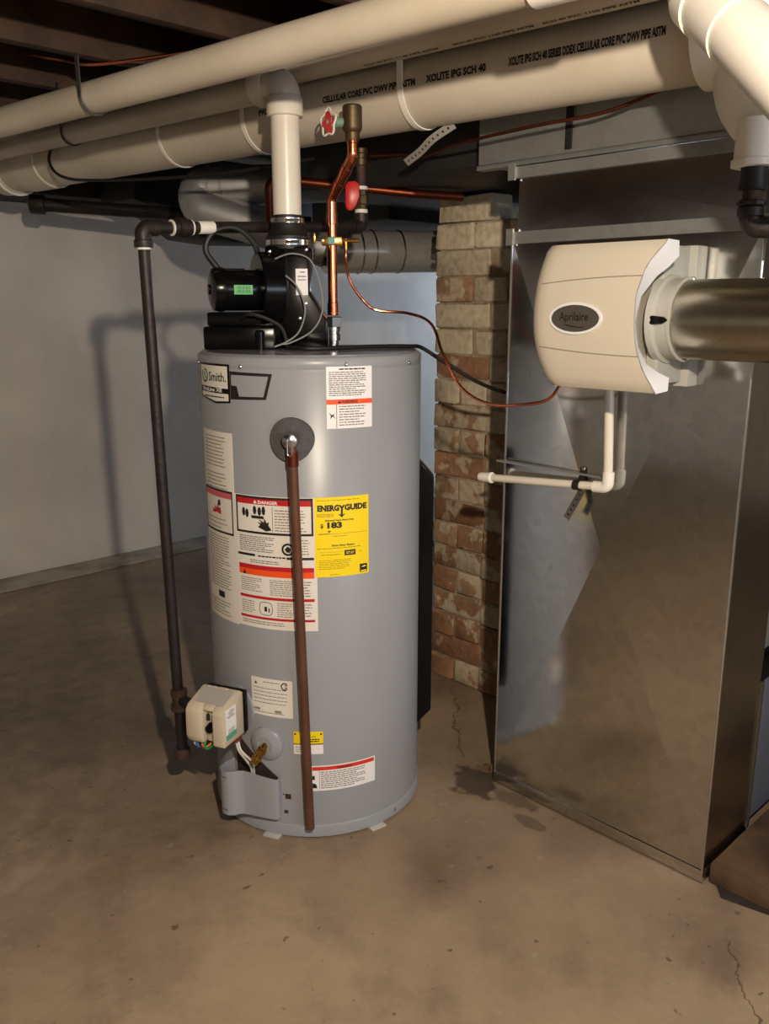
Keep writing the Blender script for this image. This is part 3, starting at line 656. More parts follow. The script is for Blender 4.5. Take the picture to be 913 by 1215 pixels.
# blower on the lid; local frame: r = to the right, f = away, z = above the lid
B0 = V((1.365, 1.755, HT + 0.006))
def L3(r, f, z): return B0 + RT * r + FW * f + UP * z
bl = MB().obox(L3(-0.115, 0.0, 0.028), (RT, FW, UP), (0.088, 0.085, 0.028)).build('blower', M_black, heater, bevel=0.006, label='black power vent blower with motor')
MB().obox(L3(-0.108, 0.01, 0.073), (RT, FW, UP), (0.088, 0.075, 0.0165)).build('electrical_box', M_black, bl, bevel=0.005)
MB().lathe([(0.010, 0.0), (0.010, 0.034), (0.0115, 0.035), (0.0115, 0.044), (0.008, 0.048)], L3(-0.063, -0.096, 0.0), n=18).build('cable_gland', M_black, bl)
b = MB(); fn = lambda x, z, t: L3(x, t, z)
b.prism([(-0.052, 0.245), (0.055, 0.245), (0.055, 0.135), (0.098, 0.070), (0.098, 0.0), (-0.04, 0.0), (-0.052, 0.02)], fn, -0.050, 0.055); hs = b.build('fan_housing', M_black, bl, bevel=0.006)
b = MB(); b.obox(L3(0.0, -0.052, 0.17), (RT, FW, UP), (0.0025, 0.003, 0.07)); b.build('housing_rib', M_black, hs)
axm = (-RT * 0.93 - FW * 0.36).normalized()
cm = L3(-0.045, -0.02, 0.143)
MB().lathe([(0.05, -0.02), (0.088, -0.018), (0.090, 0.0), (0.090, 0.030), (0.086, 0.034), (0.04, 0.036)], cm, axm, n=40).build('scroll_cover', M_black, bl)
MB().lathe([(0.044, 0.02), (0.048, 0.03), (0.050, 0.045), (0.050, 0.115), (0.0525, 0.117), (0.0525, 0.128), (0.049, 0.142), (0.034, 0.148), (0.012, 0.149), (0.012, 0.153), (0.0, 0.154)], cm, axm, n=36).build('motor', M_black, bl)
b = MB()                                                  # green barcode sticker on the motor, facing the camera
side = axm.cross(UP).normalized(); side = side if side.dot(-FW) > 0 else -side; upm = side.cross(axm).normalized(); upm = upm if upm.z > 0 else -upm
def mpt(s, h, r): t = h / r; return cm + axm * s + (side * math.cos(t) + upm * math.sin(t)) * r
b.add([mpt(s, h, 0.0512) for s in (0.055, 0.100) for h in (-0.012, -0.006, 0.0, 0.006, 0.010)], [(i, i + 1, i + 6, i + 5) for i in range(4)]); bc = b.build('barcode_sticker', M_green, bl)
b = MB()
for k in range(12):
    s = 0.062 + k * 0.0028; w = random.choice((0.0007, 0.0013)); b.add([mpt(s + d, h, 0.0517) for d in (0, w) for h in (-0.008, 0.007)], [(0, 1, 3, 2)])
b.build('barcode', M_ink, bc, smooth=False)
b = MB(); b.obox(L3(0.0365, -0.0515, 0.161), (RT, UP, FW), (0.0145, 0.031, 0.0006)); wl = b.build('white_sticker', M_label, bl)
b = MB(); b.obox(L3(0.0365, -0.0524, 0.174), (RT, UP, FW), (0.010, 0.0012, 0.0003)); b.obox(L3(0.0365, -0.0524, 0.166), (RT, UP, FW), (0.010, 0.001, 0.0003)); b.obox(L3(0.0385, -0.0524, 0.184), (RT, UP, FW), (0.006, 0.0012, 0.0003)); b.build('print', M_greyink, wl)
MB().obox(L3(-0.092, -0.045, 0.188), (axm, side, UP), (0.014, 0.012, 0.005)).build('motor_clip', mat('dark_grey_plastic', (58, 58, 60), 0.5), bl, bevel=0.002)
b = MB(); b.lathe([(0.004, 0), (0.004, 0.018), (0.007, 0.019), (0.007, 0.024)], L3(0.062, -0.03, 0.215), UP, 12); b.build('pressure_tap', M_black, bl)
scr = MB().lathe([(0.004, 0), (0.004, 0.002), (0.0, 0.003)], (0, 0, 0), -FW, 10).mesh('screw'); scr.materials.append(M_steel)
for p in (L3(-0.04, -0.052, 0.232), L3(0.048, -0.052, 0.236), L3(0.045, -0.052, 0.11), L3(-0.02, -0.052, 0.115), L3(0.03, -0.052, 0.075)):
    o = new_obj('screw', scr, bl); o.location = p - HC
for path, r_, m_ in (
    (spline([L3(-0.03, -0.06, 0.205), L3(-0.055, -0.065, 0.195), L3(-0.035, -0.065, 0.193), L3(0.02, -0.07, 0.158), L3(0.045, -0.075, 0.10), L3(0.03, -0.075, 0.045), L3(0.0, -0.085, 0.020), L3(-0.03, -0.09, 0.008)], 8), 0.0024, M_greywire),
    (spline([L3(-0.055, -0.065, 0.195), L3(-0.02, -0.07, 0.216), L3(0.02, -0.07, 0.226), L3(0.06, -0.06, 0.21), L3(0.082, -0.055, 0.15), L3(0.085, -0.06, 0.09), L3(0.06, -0.07, 0.045), L3(0.01, -0.085, 0.018), L3(-0.015, -0.09, 0.014)], 8), 0.0022, M_greywire),
    (spline([L3(-0.135, -0.03, 0.05), L3(-0.09, -0.09, 0.085), L3(-0.02, -0.085, 0.06), L3(0.0, -0.08, 0.02)], 8), 0.005, M_black_soft),
    (spline([L3(-0.16, -0.06, 0.185), L3(-0.192, -0.06, 0.235), L3(-0.17, -0.055, 0.278), L3(-0.12, -0.05, 0.287), L3(-0.08, -0.04, 0.255), L3(-0.066, -0.02, 0.20)], 8), 0.0075, M_black_soft)):
    MB().tube(path, r_, 8).build('cable', m_, bl)

# metal shims under the base
for k, (a, lab) in enumerate(((206, 'thin bright metal shim under the front left of the water heater'), (262, 'thin bright metal shim under the front right of the water heater'))):
    er, et = edir(a); c = pol(a, HR - 0.010, 0.0025)
    thing(MB().obox(c, (er, et, UP), (0.028, 0.022, 0.0022)), 'metal_shim', mat('zinc_shim', (206, 206, 202), 0.4, 0.3), lab, 'shim', 'shims under the water heater', bevel=0.0006)

# ------------------------------------------------------------------ vent pipe of the heater
VX = V((1.365, 1.755, 0)); VT = 1.828; VR = 0.0345
vent = root('vent_pipe', (VX.x, VX.y, 1.45), 'white plastic vent pipe rising from the blower and elbowing left', 'pipe')
MB().lathe([(VR, 1.515), (VR, 1.775)], VX, n=32).build('riser', M_pvc, vent)
run_end = V((1.285, 3.95, 1.872)); e1 = V((VX.x, VX.y, VT)); rd = (run_end - e1).normalized()
el = fillet([V((VX.x, VX.y, 1.758)), e1, e1 + rd * 0.085], 0.055, 10)
vel = MB().tube(el, 0.0385, 32).build('elbow', M_pvc, vent)
MB().lathe([(0.041, 1.752), (0.0435, 1.754), (0.0435, 1.792), (0.040, 1.797)], VX, n=36).build('hub', M_pvc, vel)
MB().lathe([(0.040, 0.045), (0.0435, 0.05), (0.0435, 0.092), (0.041, 0.094)], e1, rd, n=36).build('hub', M_pvc, vel)
MB().tube([e1 + rd * 0.08, run_end], VR, 32).build('run', M_pvc_old, vent)
boot = MB().lathe([(0.053, 1.450), (0.053, 1.480), (0.050, 1.484), (0.042, 1.500), (0.040, 1.528), (0.036, 1.530)], VX, n=36).build('rubber_boot', M_black_soft, vent)
for r, z in ((0.0545, 1.459), (0.0412, 1.510)):
    cl = MB().lathe([(r - 0.002, z), (r, z + 0.0005), (r, z + 0.0125), (r - 0.002, z + 0.013)], VX, n=36).build('hose_clamp', M_steel, boot)
    MB().tube([VX + UP * (z + 0.006) - FW * r - RT * 0.0, VX + UP * (z + 0.006) - FW * (r + 0.004) + RT * 0.032], 0.004, 10).build('clamp_screw', M_steel, boot)

# ------------------------------------------------------------------ overhead plastic pipes
def pipe_print(mb, a, b, r, s, dist, size, roll, bold=0.03, width=None):
    """lettering wrapped on a straight pipe a-b; dist along the pipe, roll in degrees from facing the camera side (up positive)"""
    ax = (V(b) - V(a)).normalized(); out = V((-1, 0, 0)); out = (out - ax * out.dot(ax)).normalized(); upv = out.cross(ax); upv = upv if upv.z > 0 else -upv
    v, f = text2d(s, size, bold, 'LEFT', width)
    vs_ = []
    for x, y in v:
        t = math.radians(roll) + y / r
        vs_.append(V(a) + ax * (dist + x) + (out * math.cos(t) + upv * math.sin(t)) * (r + 0.0006))
    return mb.add(vs_, f)
P1a, P1b = V((0.862, 3.95, 1.803)), V((1.199, 0.66, 1.80)); P1R = 0.0365
p1 = root('overhead_pipe', lerp(P1a, P1b, 0.5), 'thin ivory plastic pipe nearest the camera under the joists', 'pipe')
MB().tube([P1a, lerp(P1a, P1b, 0.5), P1b], P1R, 32).build('pipe_run', M_pvc_old, p1)
ax1 = (P1b - P1a).normalized()
MB().lathe([(0.039, 0), (0.0425, 0.002), (0.0425, 0.09), (0.039, 0.092)], lerp(P1a, P1b, 0.93), ax1, n=32).build('coupling', M_pvc_ring, p1)
P2a, P2b = V((1.447, 1.93, 1.889)), V((1.497, 0.745, 1.868)); P2R = 0.037
ax2 = (P2b - P2a).normalized()
p2 = root('overhead_pipe', lerp(P2a, P2b, 0.5), 'grey-white plastic pipe that turns down in a bright elbow at the upper right', 'pipe')
MB().tube([P2a, P2b], P2R, 32).build('pipe_run', M_pvc_old, p2)
T0 = V((1.366, 0.702, 1.768)); T1 = V((1.205, 0.455, 1.549))
path = fillet([P2b - ax2 * 0.02, V((1.478, 0.745, 1.866)), T0 - (T1 - T0).normalized() * 0.05, T0, lerp(T0, T1, 0.3)], 0.07, 6)
MB().tube(path, 0.049, 32).build('elbow', M_pvc_ring, p2)
axt = (T1 - T0).normalized()
MB().tube([lerp(T0, T1, 0.1), T1], 0.046, 32).build('tail_pipe', M_pvc_ring, p2)
MB().lathe([(0.047, -0.03), (0.053, -0.028), (0.053, 0.012), (0.047, 0.014)], T0, axt, n=36).build('hub', M_pvc_ring, p2)
b = MB()
for d_, w_ in ((0.36, 0.22), (0.62, 0.20), (0.84, 0.20)): pipe_print(b, P2a, P2b, P2R, 'SCH 40 PVC 1120 PIPE ASTM', d_, 0.0085, -78, 0.03, w_)
b.build('lettering', M_ink, p2, smooth=False)
P3a, P3b = V((1.392, 3.56, 1.8155)), V((1.643, 0.79, 1.801)); P3R = 0.0825
p3 = root('drain_pipe', lerp(P3a, P3b, 0.5), 'fat ivory plastic drain pipe with black lettering running under the joists', 'pipe')
ax3 = (P3b - P3a).normalized()
MB().tube([P3a, lerp(P3a, P3b, 0.5), P3b], P3R, 48).build('pipe_run', M_pvc_old, p3)
for d, l in ((0.02, 0.10), (0.22, 0.17)):
    MB().lathe([(0.084, 0), (0.089, 0.003), (0.089, l), (0.084, l + 0.003)], P3a + ax3 * d, ax3, n=48).build('coupling', M_pvc_old, p3)
MB().lathe([(0.094, 0.0), (0.096, 0.002), (0.096, 0.012), (0.094, 0.014)], P3a + ax3 * 0.10, ax3, n=48).build('collar_ring', M_pvc_ring, p3)
b = MB()
LN = (P3b - P3a).length
pipe_print(b, P3a, P3b, P3R, 'XOLITE IPG SCH 40 SERIES DDEX CELLULAR CORE PVC DWV PIPE ASTM', LN - 0.43, 0.021, -6, 0.05, 0.335)
pipe_print(b, P3a, P3b, P3R, 'CELLULAR CORE PVC DWV PIPE ASTM', LN - 0.965, 0.019, -6, 0.05, 0.29)
pipe_print(b, P3a, P3b, P3R, 'XOLITE IPG SCH 40', LN - 0.645, 0.020, -6, 0.05, 0.16)
pipe_print(b, P3a, P3b, P3R, 'PVC DWV PIPE', LN - 1.20, 0.019, -6, 0.05, 0.12)
b.build('lettering', M_ink, p3, smooth=False)
# end bend at the right with its bright ring
be = fillet([P3b - ax3 * 0.04, P3b + ax3 * 0.055, V((1.645, 0.735, 1.655)), V((1.655, 0.50, 1.63))], [0.09, 0.045, 0.085, 0.09], 8)
bend = MB().tube(be, 0.084, 40).build('bend', M_pvc_ring, p3, label='bright white plastic bend')
MB().lathe([(0.088, 0), (0.096, 0.002), (0.096, 0.05), (0.088, 0.052)], P3b - ax3 * 0.05, ax3, n=44).build('hub', M_pvc_ring, p3)
MB().lathe([(0.030, 1.63), (0.033, 1.60), (0.033, 1.566), (0.037, 1.563), (0.037, 1.552), (0.030, 1.550)], V((1.572, 0.703, 0)), n=32).build('outlet_hub', M_pvc_ring, p3)
# loop hangers
def hanger(c, ax, r, top_z, m, label, w=0.010, a0=-100, a1=190, group='loop hangers on the overhead pipes', side=None):
    ax = V(ax).normalized(); out = V((-1, 0, 0)); out = (out - ax * out.dot(ax)).normalized(); upv = out.cross(ax); upv = upv if upv.z > 0 else -upv
    pts = []
    for k in range(25):
        t = math.radians(-180 + 200 * k / 24)
        pts.append(V(c) + (out * math.cos(t) + upv * math.sin(t)) * (r + 0.003))
    tail = V(c) + out * (r + 0.004) + upv * 0.02
    pts = pts[:23] + [V(c) + out * (r + 0.004) + upv * 0.05, V((tail.x, tail.y, top_z))]
    o = thing(MB().strip(pts, ax, w, 0.003), 'pipe_hanger', m, label, 'hanger', group)
    return o
hanger(lerp(P3a, P3b, 0.408), ax3, P3R, 1.99, M_pvc_ring, 'white plastic loop hanger on the fat drain pipe left of the vent riser', 0.007)
hanger(lerp(P3a, P3b, 0.545), ax3, P3R, 1.99, M_pvc_ring, 'white plastic loop hanger on the fat drain pipe just right of the vent riser', 0.007)
hanger(lerp(P3a, P3b, 0.742), ax3, P3R, 1.99, M_pvc_ring, 'white plastic loop hanger on the fat drain pipe above the perforated strap', 0.008)
hanger(P1a + ax1 * 1.87, ax1, P1R, 1.885, M_steel_dull, 'grey metal loop hanger on the thin pipe nearest the camera', 0.007)
hanger(e1 + rd * 1.05, rd, VR, 1.99, M_black_soft, 'black loop hanger on the vent pipe at the far left', 0.004)

# ------------------------------------------------------------------ gas line
GX = V((1.037, 1.836, 0))
gas = root('gas_pipe', GX, 'black iron gas pipe dropping beside the water heater and crossing behind the vent', 'pipe')
Gt = V((1.022, 1.846, 1.487)); Gb = V((1.037, 1.836, 0.19)); Ge = V((1.665, 1.815, 1.525))
gd = (Ge - Gt).normalized(); gv_ = (Gt - Gb).normalized(); GR = 0.0135
MB().tube([lerp(Gb, Gt, 0.02), lerp(Gb, Gt, 0.985)], GR, 20).build('drop', M_iron, gas)
ge = MB().tube(fillet([Gt - gv_ * 0.032, Gt, Gt + gd * 0.036], 0.02, 8), 0.0185, 20).build('elbow', M_iron, gas)
MB().lathe([(0.021, 0), (0.0215, 0.002), (0.0215, 0.014), (0.02, 0.016)], Gt - gv_ * 0.042, gv_, n=24).build('elbow_rim', M_iron, ge)
MB().lathe([(0.0145, 0), (0.017, 0.001), (0.016, 0.005), (0.0145, 0.006)], Gt - gv_ * 0.048, gv_, n=20).build('thread_tape', M_tape, ge)
MB().tube([Gt + gd * 0.02, Ge], GR, 20).build('crossing', M_iron, gas)
un = MB().lathe([(0.016, 0), (0.020, 0.001), (0.020, 0.012), (0.0235, 0.013), (0.0235, 0.034), (0.019, 0.035), (0.019, 0.046), (0.015, 0.047)], Gt + gd * 0.075, gd, n=12).build('union', M_iron, gas)
for d in (0.071, 0.121): MB().lathe([(0.0145, 0), (0.0185, 0.001), (0.0175, 0.005), (0.0145, 0.006)], Gt + gd * d, gd, n=20).build('thread_tape', M_tape, un)
MB().lathe([(0.0145, 0.0), (0.0147, 0.001), (0.0147, 0.040), (0.0145, 0.041)], Gt + gd * 0.142, gd, n=20).build('paper_tag', M_tape, gas)
# lower end: union, tee, drip leg
MB().lathe([(0.019, 0), (0.022, 0.002), (0.022, 0.018), (0.018, 0.02), (0.018, 0.04), (0.021, 0.042), (0.021, 0.056), (0.018, 0.058)], Gb + UP * 0.11, UP, n=16).build('tee', M_iron_rust, gas)
MB().tube([Gb + UP * 0.14, Gb + UP * 0.14 + (V((1.06, 1.69, 0)) - V((Gb.x, Gb.y, 0))).normalized() * 0.05], 0.014, 16).build('nipple', M_iron, gas)
MB().tube([Gb - UP * 0.005, Gb + UP * 0.12], 0.0135, 18).build('drip_leg', M_iron, gas)
MB().lathe([(0.012, -0.03), (0.019, -0.027), (0.0205, -0.02), (0.0205, 0.0), (0.018, 0.002)], Gb, UP, n=20).build('drip_cap', M_iron_rust, gas)
# right end: elbow, shut-off valve with red lever, upper nipple
ee = MB().tube(fillet([Ge - gd * 0.03, Ge, Ge + UP * 0.034], 0.02, 8), 0.0195, 20).build('elbow', M_iron, gas)
MB().lathe([(0.015, 0), (0.0175, 0.001), (0.0175, 0.010), (0.015, 0.011)], Ge + UP * 0.034, n=20).build('thread_tape', M_tape, ee)
gvv = MB().lathe([(0.0165, 0.044), (0.0165, 0.056), (0.020, 0.058), (0.020, 0.078), (0.0165, 0.08), (0.0165, 0.094)], Ge, n=8).build('shutoff_valve', M_brass_old, gas)
b = MB(); q = Ge + UP * 0.065 - RT * 0.012 - FW * 0.02
b.prism([(-0.030, -0.016), (-0.030, 0.038), (-0.022, 0.048), (-0.004, 0.050), (0.008, 0.042), (0.008, 0.010), (0.0, -0.010), (-0.01, -0.024), (-0.022, -0.026)], lambda x, z, t: q + RT * x + UP * z + FW * t, -0.006, 0.006); b.build('lever', M_redvalve, gvv, bevel=0.003, label='red valve lever')
MB().lathe([(0.015, 0.094), (0.0175, 0.095), (0.0175, 0.103), (0.0135, 0.104)], Ge, n=20).build('thread_tape', M_tape, gvv)
MB().tube([Ge + UP * 0.1, Ge + UP * 0.19], 0.0125, 16).build('nipple', M_iron_rust, gas)
MB().lathe([(0.017, 0.155), (0.0185, 0.157), (0.0185, 0.172), (0.0155, 0.174), (0.0155, 0.185), (0.019, 0.187), (0.019, 0.198), (0.015, 0.2)], Ge, n=12).build('coupling', M_brass_old, gas)

# ------------------------------------------------------------------ copper water line
CX0 = V((1.462, 1.702, 0))
cop = root('water_pipe', CX0 + UP * HT, 'bright copper water pipe rising from the lid with a dog-leg bend', 'pipe')
c1 = CX0 + UP * 1.572; c2 = V((1.452, 1.612, 1.658)); c3 = V((1.452, 1.612, 1.700))
MB().tube(fillet([CX0 + UP * 1.295, c1, c2, c3], 0.022, 8), 0.0125, 24).build('copper_run', M_copper, cop)
d12 = (c2 - c1).normalized()
for c, ax, l in ((c1 - UP * 0.06, UP, 0.024), (c1 + d12 * 0.03, d12, 0.02), (c2 - d12 * 0.05, d12, 0.02), (c2 + UP * 0.028, UP, 0.022), (CX0 + UP * 1.292, UP, 0.03)):
    MB().lathe([(0.0128, 0), (0.0142, 0.001), (0.0142, l), (0.0128, l + 0.001)], c, ax, n=24).build('solder_sleeve', M_copper, cop)
un = MB().lathe([(0.0145, 0.0), (0.0145, 0.018), (0.0185, 0.019), (0.0185, 0.034), (0.0165, 0.035), (0.0165, 0.042), (0.0185, 0.043), (0.0185, 0.052)], CX0 + UP * (HT + 0.006), n=20).build('dielectric_union', M_steel, cop)
MB().lathe([(0.022, 0.0), (0.0235, 0.001), (0.0235, 0.024), (0.020, 0.026)], CX0 + UP * (HT + 0.058), n=6).build('union_nut', M_steel_dull, un)
old = MB().lathe([(0.016, 0.0), (0.017, 0.002), (0.017, 0.018), (0.021, 0.022), (0.023, 0.028), (0.023, 0.075), (0.02, 0.078)], c3 - UP * 0.008, n=16).build('old_valve', M_brass_old, cop)
sv = c3 + UP * 0.033
MB().lathe([(0.012, 0.0), (0.012, 0.02), (0.015, 0.021), (0.015, 0.033), (0.006, 0.034), (0.006, 0.044)], sv - RT * 0.016 , -RT, n=14).build('valve_stem', mat('verdigris', (120, 146, 128), 0.7, 0.3), old)
b = MB(); hc = sv - RT * 0.056
n_ = 36; vs_ = []
wx = (UP * 0.9 + FW * 0.2).normalized(); wy = (FW * -0.75 + RT * 0.65).normalized()
for k in range(n_):
    t = 2 * PI * k / n_; r = 0.026 + 0.004 * math.cos(5 * t)
    vs_.append(hc + wx * math.cos(t) * r * 1.15 + wy * math.sin(t) * r)
b.tube(vs_, 0.0026, 8, closed=True); b.build('handwheel_rim', M_white_warm_lit, old)
b = MB(); wn = wx.cross(wy)
pts = []
for k in range(20):
    t = 2 * PI * k / 20; r = 0.018 + 0.005 * math.cos(4 * t + 0.6); pts.append(hc + wx * math.cos(t) * r * 1.15 + wy * math.sin(t) * r)
b.add([p + wn * 0.003 for p in pts] + [p - wn * 0.003 for p in pts], [list(range(20)), list(range(39, 19, -1))] + [(i, (i + 1) % 20, (i + 1) % 20 + 20, i + 20) for i in range(20)])
b.build('handwheel', M_redvalve, old, label='red handwheel')
# saddle valve on the copper pipe with the thin tube to the humidifier
sd = root('saddle_valve', CX0 + UP * 1.46, 'small brass saddle valve clamped on the copper water pipe', 'valve')
MB().obox(CX0 + UP * 1.472 - FW * 0.012, (RT, FW, UP), (0.026, 0.005, 0.010)).build('clamp', M_brass, sd, bevel=0.002)
MB().obox(CX0 + UP * 1.472 + FW * 0.015, (RT, FW, UP), (0.026, 0.004, 0.010)).build('clamp', M_brass, sd, bevel=0.002)
MB().obox(CX0 + UP * 1.472 - FW * 0.0185, (RT, FW, UP), (0.008, 0.0015, 0.008)).build('tag', mat('sea_green', (96, 160, 150), 0.6), sd)
for s_ in (-1, 1): MB().tube([CX0 + RT * 0.021 * s_ + UP * 1.472 - FW * 0.024, CX0 + RT * 0.021 * s_ + UP * 1.472 + FW * 0.024], 0.003, 8).build('bolt', M_steel, sd)
MB().tube([CX0 + RT * 0.016 + UP * 1.474, CX0 + RT * 0.065 + UP * 1.474], 0.0055, 10).build('stem', M_brass, sd)
MB().tube([CX0 - RT * 0.016 + UP * 1.474, CX0 - RT * 0.042 + UP * 1.478], 0.0045, 10).build('stem', M_brass, sd)
MB().obox(CX0 - RT * 0.044 + UP * 1.48, (RT, FW, UP), (0.003, 0.005, 0.012)).build('wing_handle', M_brass, sd, bevel=0.001)
MB().tube([CX0 + RT * 0.034 + UP * 1.478, CX0 + RT * 0.034 + UP * 1.452], 0.0048, 10).build('outlet', M_brass, sd)
CAM = V((0, 0, 1.32))
pts = [CX0 + RT * 0.034 + UP * 1.455, CX0 + RT * 0.034 + UP * 1.43, V((1.500, 1.683, 1.384)), V((1.520, 1.660, 1.335)), V((1.555, 1.640, 1.305)), V((1.605, 1.575, 1.297)), V((1.600, 1.490, 1.272)), V((1.575, 1.425, 1.20)), V((1.580, 1.370, 1.125)), V((1.585, 1.290, 1.092)), V((1.580, 1.190, 1.098)), V((1.595, 1.125, 1.115)), V((1.615, 1.100, 1.165))]
thing(MB().tube(spline(pts, 8), 0.0036, 10), 'copper_tube', M_copper, 'thin bare copper tube looping from the saddle valve to the humidifier', 'tube')
# old copper pipe behind and loose copper tubes
thing(MB().tube(fillet([V((1.668, 2.232, 1.56)), V((1.668, 2.232, 1.690)), V((1.98, 1.925, 1.645)), V((2.12, 1.85, 1.640))], 0.03), 0.0135, 14), 'old_pipe', M_copper_old, 'tarnished copper pipe running behind the vent riser', 'pipe')
thing(MB().tube(spline([V((1.755, 1.874, 1.722)), V((1.80, 1.77, 1.718)), V((1.775, 1.70, 1.70)), V((1.69, 1.476, 1.700)), V((1.672, 1.25, 1.705)), V((1.690, 1.08, 1.712)), V((1.716, 0.95, 1.745))], 8), 0.004, 8), 'copper_tube', M_copper_old, 'dull thin copper tube hanging under the fat drain pipe', 'tube')
thing(MB().tube(spline([V((1.05, 3.1, 2.10)), V((1.16, 2.876, 2.07)), V((1.235, 2.657, 2.02)), V((1.249, 2.467, 1.975)), V((1.361, 2.193, 1.972)), V((1.5, 1.9, 1.99))], 8), 0.005, 8), 'copper_tube', M_copper, 'thin copper tube sagging across the joists at the top left', 'tube')

# ------------------------------------------------------------------ sheet metal return duct
DX, DY0, DY1 = 1.75, 0.745, 1.362
duct = root('return_duct', (2.0, 1.05, 0), 'tall shiny galvanised sheet metal return duct right of the brick chimney', 'duct')
def cross_broken(y0, y1, z0, z1, x, bulge, flip=False):
    mb = MB(); c = ((y0 + y1) / 2, (z0 + z1) / 2)
    mb.add([(x, y0, z0), (x, y1, z0), (x, y1, z1), (x, y0, z1), (x - bulge, c[0], c[1])], [(0, 1, 4), (1, 2, 4), (2, 3, 4), (3, 0, 4)]); return mb
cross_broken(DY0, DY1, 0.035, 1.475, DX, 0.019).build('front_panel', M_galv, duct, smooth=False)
MB().add([(DX, DY0, 0.03), (1.975, DY0, 0.03), (1.975, DY0, 1.475), (DX, DY0, 1.475)], [(0, 1, 2, 3)]).build('side_panel', M_galv_side_reflect, duct, smooth=False)
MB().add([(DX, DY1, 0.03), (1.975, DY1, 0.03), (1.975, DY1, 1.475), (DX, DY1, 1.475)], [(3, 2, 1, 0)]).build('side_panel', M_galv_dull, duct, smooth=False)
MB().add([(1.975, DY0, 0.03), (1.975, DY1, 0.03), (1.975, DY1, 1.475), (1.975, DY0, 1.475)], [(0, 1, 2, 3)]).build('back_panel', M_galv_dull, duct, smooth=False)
MB().box((DX - 0.003, DY0 - 0.003, 0.006), (DX + 0.012, DY1 + 0.003, 0.036)).build('bottom_flange', M_galv, duct, bevel=0.001)
MB().box((DX + 0.0125, DY0 - 0.003, 0.006), (1.975, DY0 + 0.009, 0.036)).build('bottom_flange', M_galv, duct, bevel=0.001)
for y in (DY0, DY1): MB().tube([(DX, y, 0.036), (DX, y, 1.46)], 0.003, 8).build('corner_seam', M_steel, duct)
b = MB(); b.add([(DX + 0.004, DY0 + 0.006, 1.49), (DX + 0.004, DY1 - 0.012, 1.49), (DX + 0.004, DY1 - 0.012, 1.625), (DX + 0.004, DY0 + 0.006, 1.625), (DX + 0.0036, (DY0 + DY1) / 2, 1.5575)], [(0, 1, 4), (1, 2, 4), (2, 3, 4), (3, 0, 4)]); b.build('upper_front_panel', M_galv, duct, smooth=False)
MB().box((DX + 0.005, DY0 + 0.006, 1.488), (1.97, DY0 + 0.010, 1.63)).build('upper_side_panel', M_galv_side_reflect, duct, smooth=False)
MB().box((DX + 0.005, DY1 - 0.016, 1.488), (1.97, DY1 - 0.012, 1.63)).build('upper_side_panel', M_galv, duct, smooth=False)
for z, h in ((1.462, 0.028), (1.612, 0.026)):
    MB().box((DX - 0.005, DY0 - 0.004, z), (DX + 0.006, DY1 + 0.004, z + h)).build('drive_cleat', M_galv_dull, duct, smooth=False)
    MB().box((DX - 0.004, DY0 - 0.010, z), (1.975, DY0 - 0.0041, z + h)).build('drive_cleat', M_galv_dull, duct, smooth=False)
    MB().obox((DX - 0.008, DY1 + 0.002, z + h / 2 + 0.002), (V((0, 1, 0)), UP, V((1, 0, 0))), (0.010, 0.019, 0.003)).build('folded_tab', M_galv_dull, duct, smooth=False)
o = new_obj('screw', sm, duct); o.location = V((DX - 0.007, 0.93, 0.67)) - V((2.0, 1.05, 0)); o.rotation_euler = (0, 0, PI)

trunk = root('trunk_duct', (2.1, 0.5, 1.645), 'dull grey rectangular trunk duct lying over the return duct', 'duct')
MB().box((1.747, -1.4, 1.652), (2.35, 1.475, 1.955)).build('duct_body', M_galv_dull, trunk, bevel=0.004)
MB().box((1.741, -1.4, 1.640), (1.77, 1.475, 1.6515)).build('bottom_seam', M_galv_dull, trunk, bevel=0.002)
MB().box((1.741, 1.20, 1.66), (1.7465, 1.216, 1.953)).build('hanging_strap', M_dark_duct, trunk)
thing(MB().box((1.80, 1.50, 1.662), (3.2, 2.35, 1.95)), 'dark_duct', M_dark_duct, 'dark duct box above the brick chimney', 'duct', bevel=0.006)
thing(MB().box((2.30, 2.36, 1.62), (3.6, 2.80, 1.95)), 'dark_duct', M_dark_duct, 'dark duct behind the chimney, above the round duct', 'duct', bevel=0.006)

# ------------------------------------------------------------------ round ducts behind the vent
rdk = root('round_duct', (1.95, 2.55, 1.66), 'grey round duct with ribbed elbow behind the vent riser', 'duct')
A0, A1 = V((1.790, 2.665, 1.715)), V((2.20, 2.26, 1.738)); axA = (A1 - A0).normalized()
MB().tube([A0, A1], 0.066, 28).build('duct_run', M_galv_dull, rdk)
b0 = V((1.735, 2.66, 1.62)); B1, B2 = V((1.86, 2.565, 1.585)), V((2.03, 2.39, 1.505))
elb = fillet([A0 + axA * 0.01, A0 - axA * 0.09, V((1.72, 2.70, 1.64)), B1 + (B1 - B2).normalized() * 0.03, B1 + (B2 - B1) * 0.2], 0.045, 6)
ed = MB().tube(elb, 0.067, 28).build('elbow', M_galv_dull, rdk)
for k in (0.0, -0.045): MB().lathe([(0.067, 0), (0.0705, 0.002), (0.0705, 0.006), (0.067, 0.008)], A0 + axA * k, axA, n=32).build('rib', M_galv_dull, ed)
MB().lathe([(0.067, 0), (0.0705, 0.002), (0.0705, 0.006), (0.067, 0.008)], A0 + axA * 0.42, axA, n=32).build('rib', M_galv_dull, rdk)
MB().tube([lerp(B1, B2, 0.1), B2], 0.064, 28).build('slanting_run', M_galv_dull, rdk)
C0, C1 = V((2.03, 2.40, 1.497)), V((2.75, 1.995 + 0.12, 1.515)); axC = (C1 - C0).normalized()
rc = root('round_duct', C0, 'shiny galvanised round duct running behind the brick chimney', 'duct')
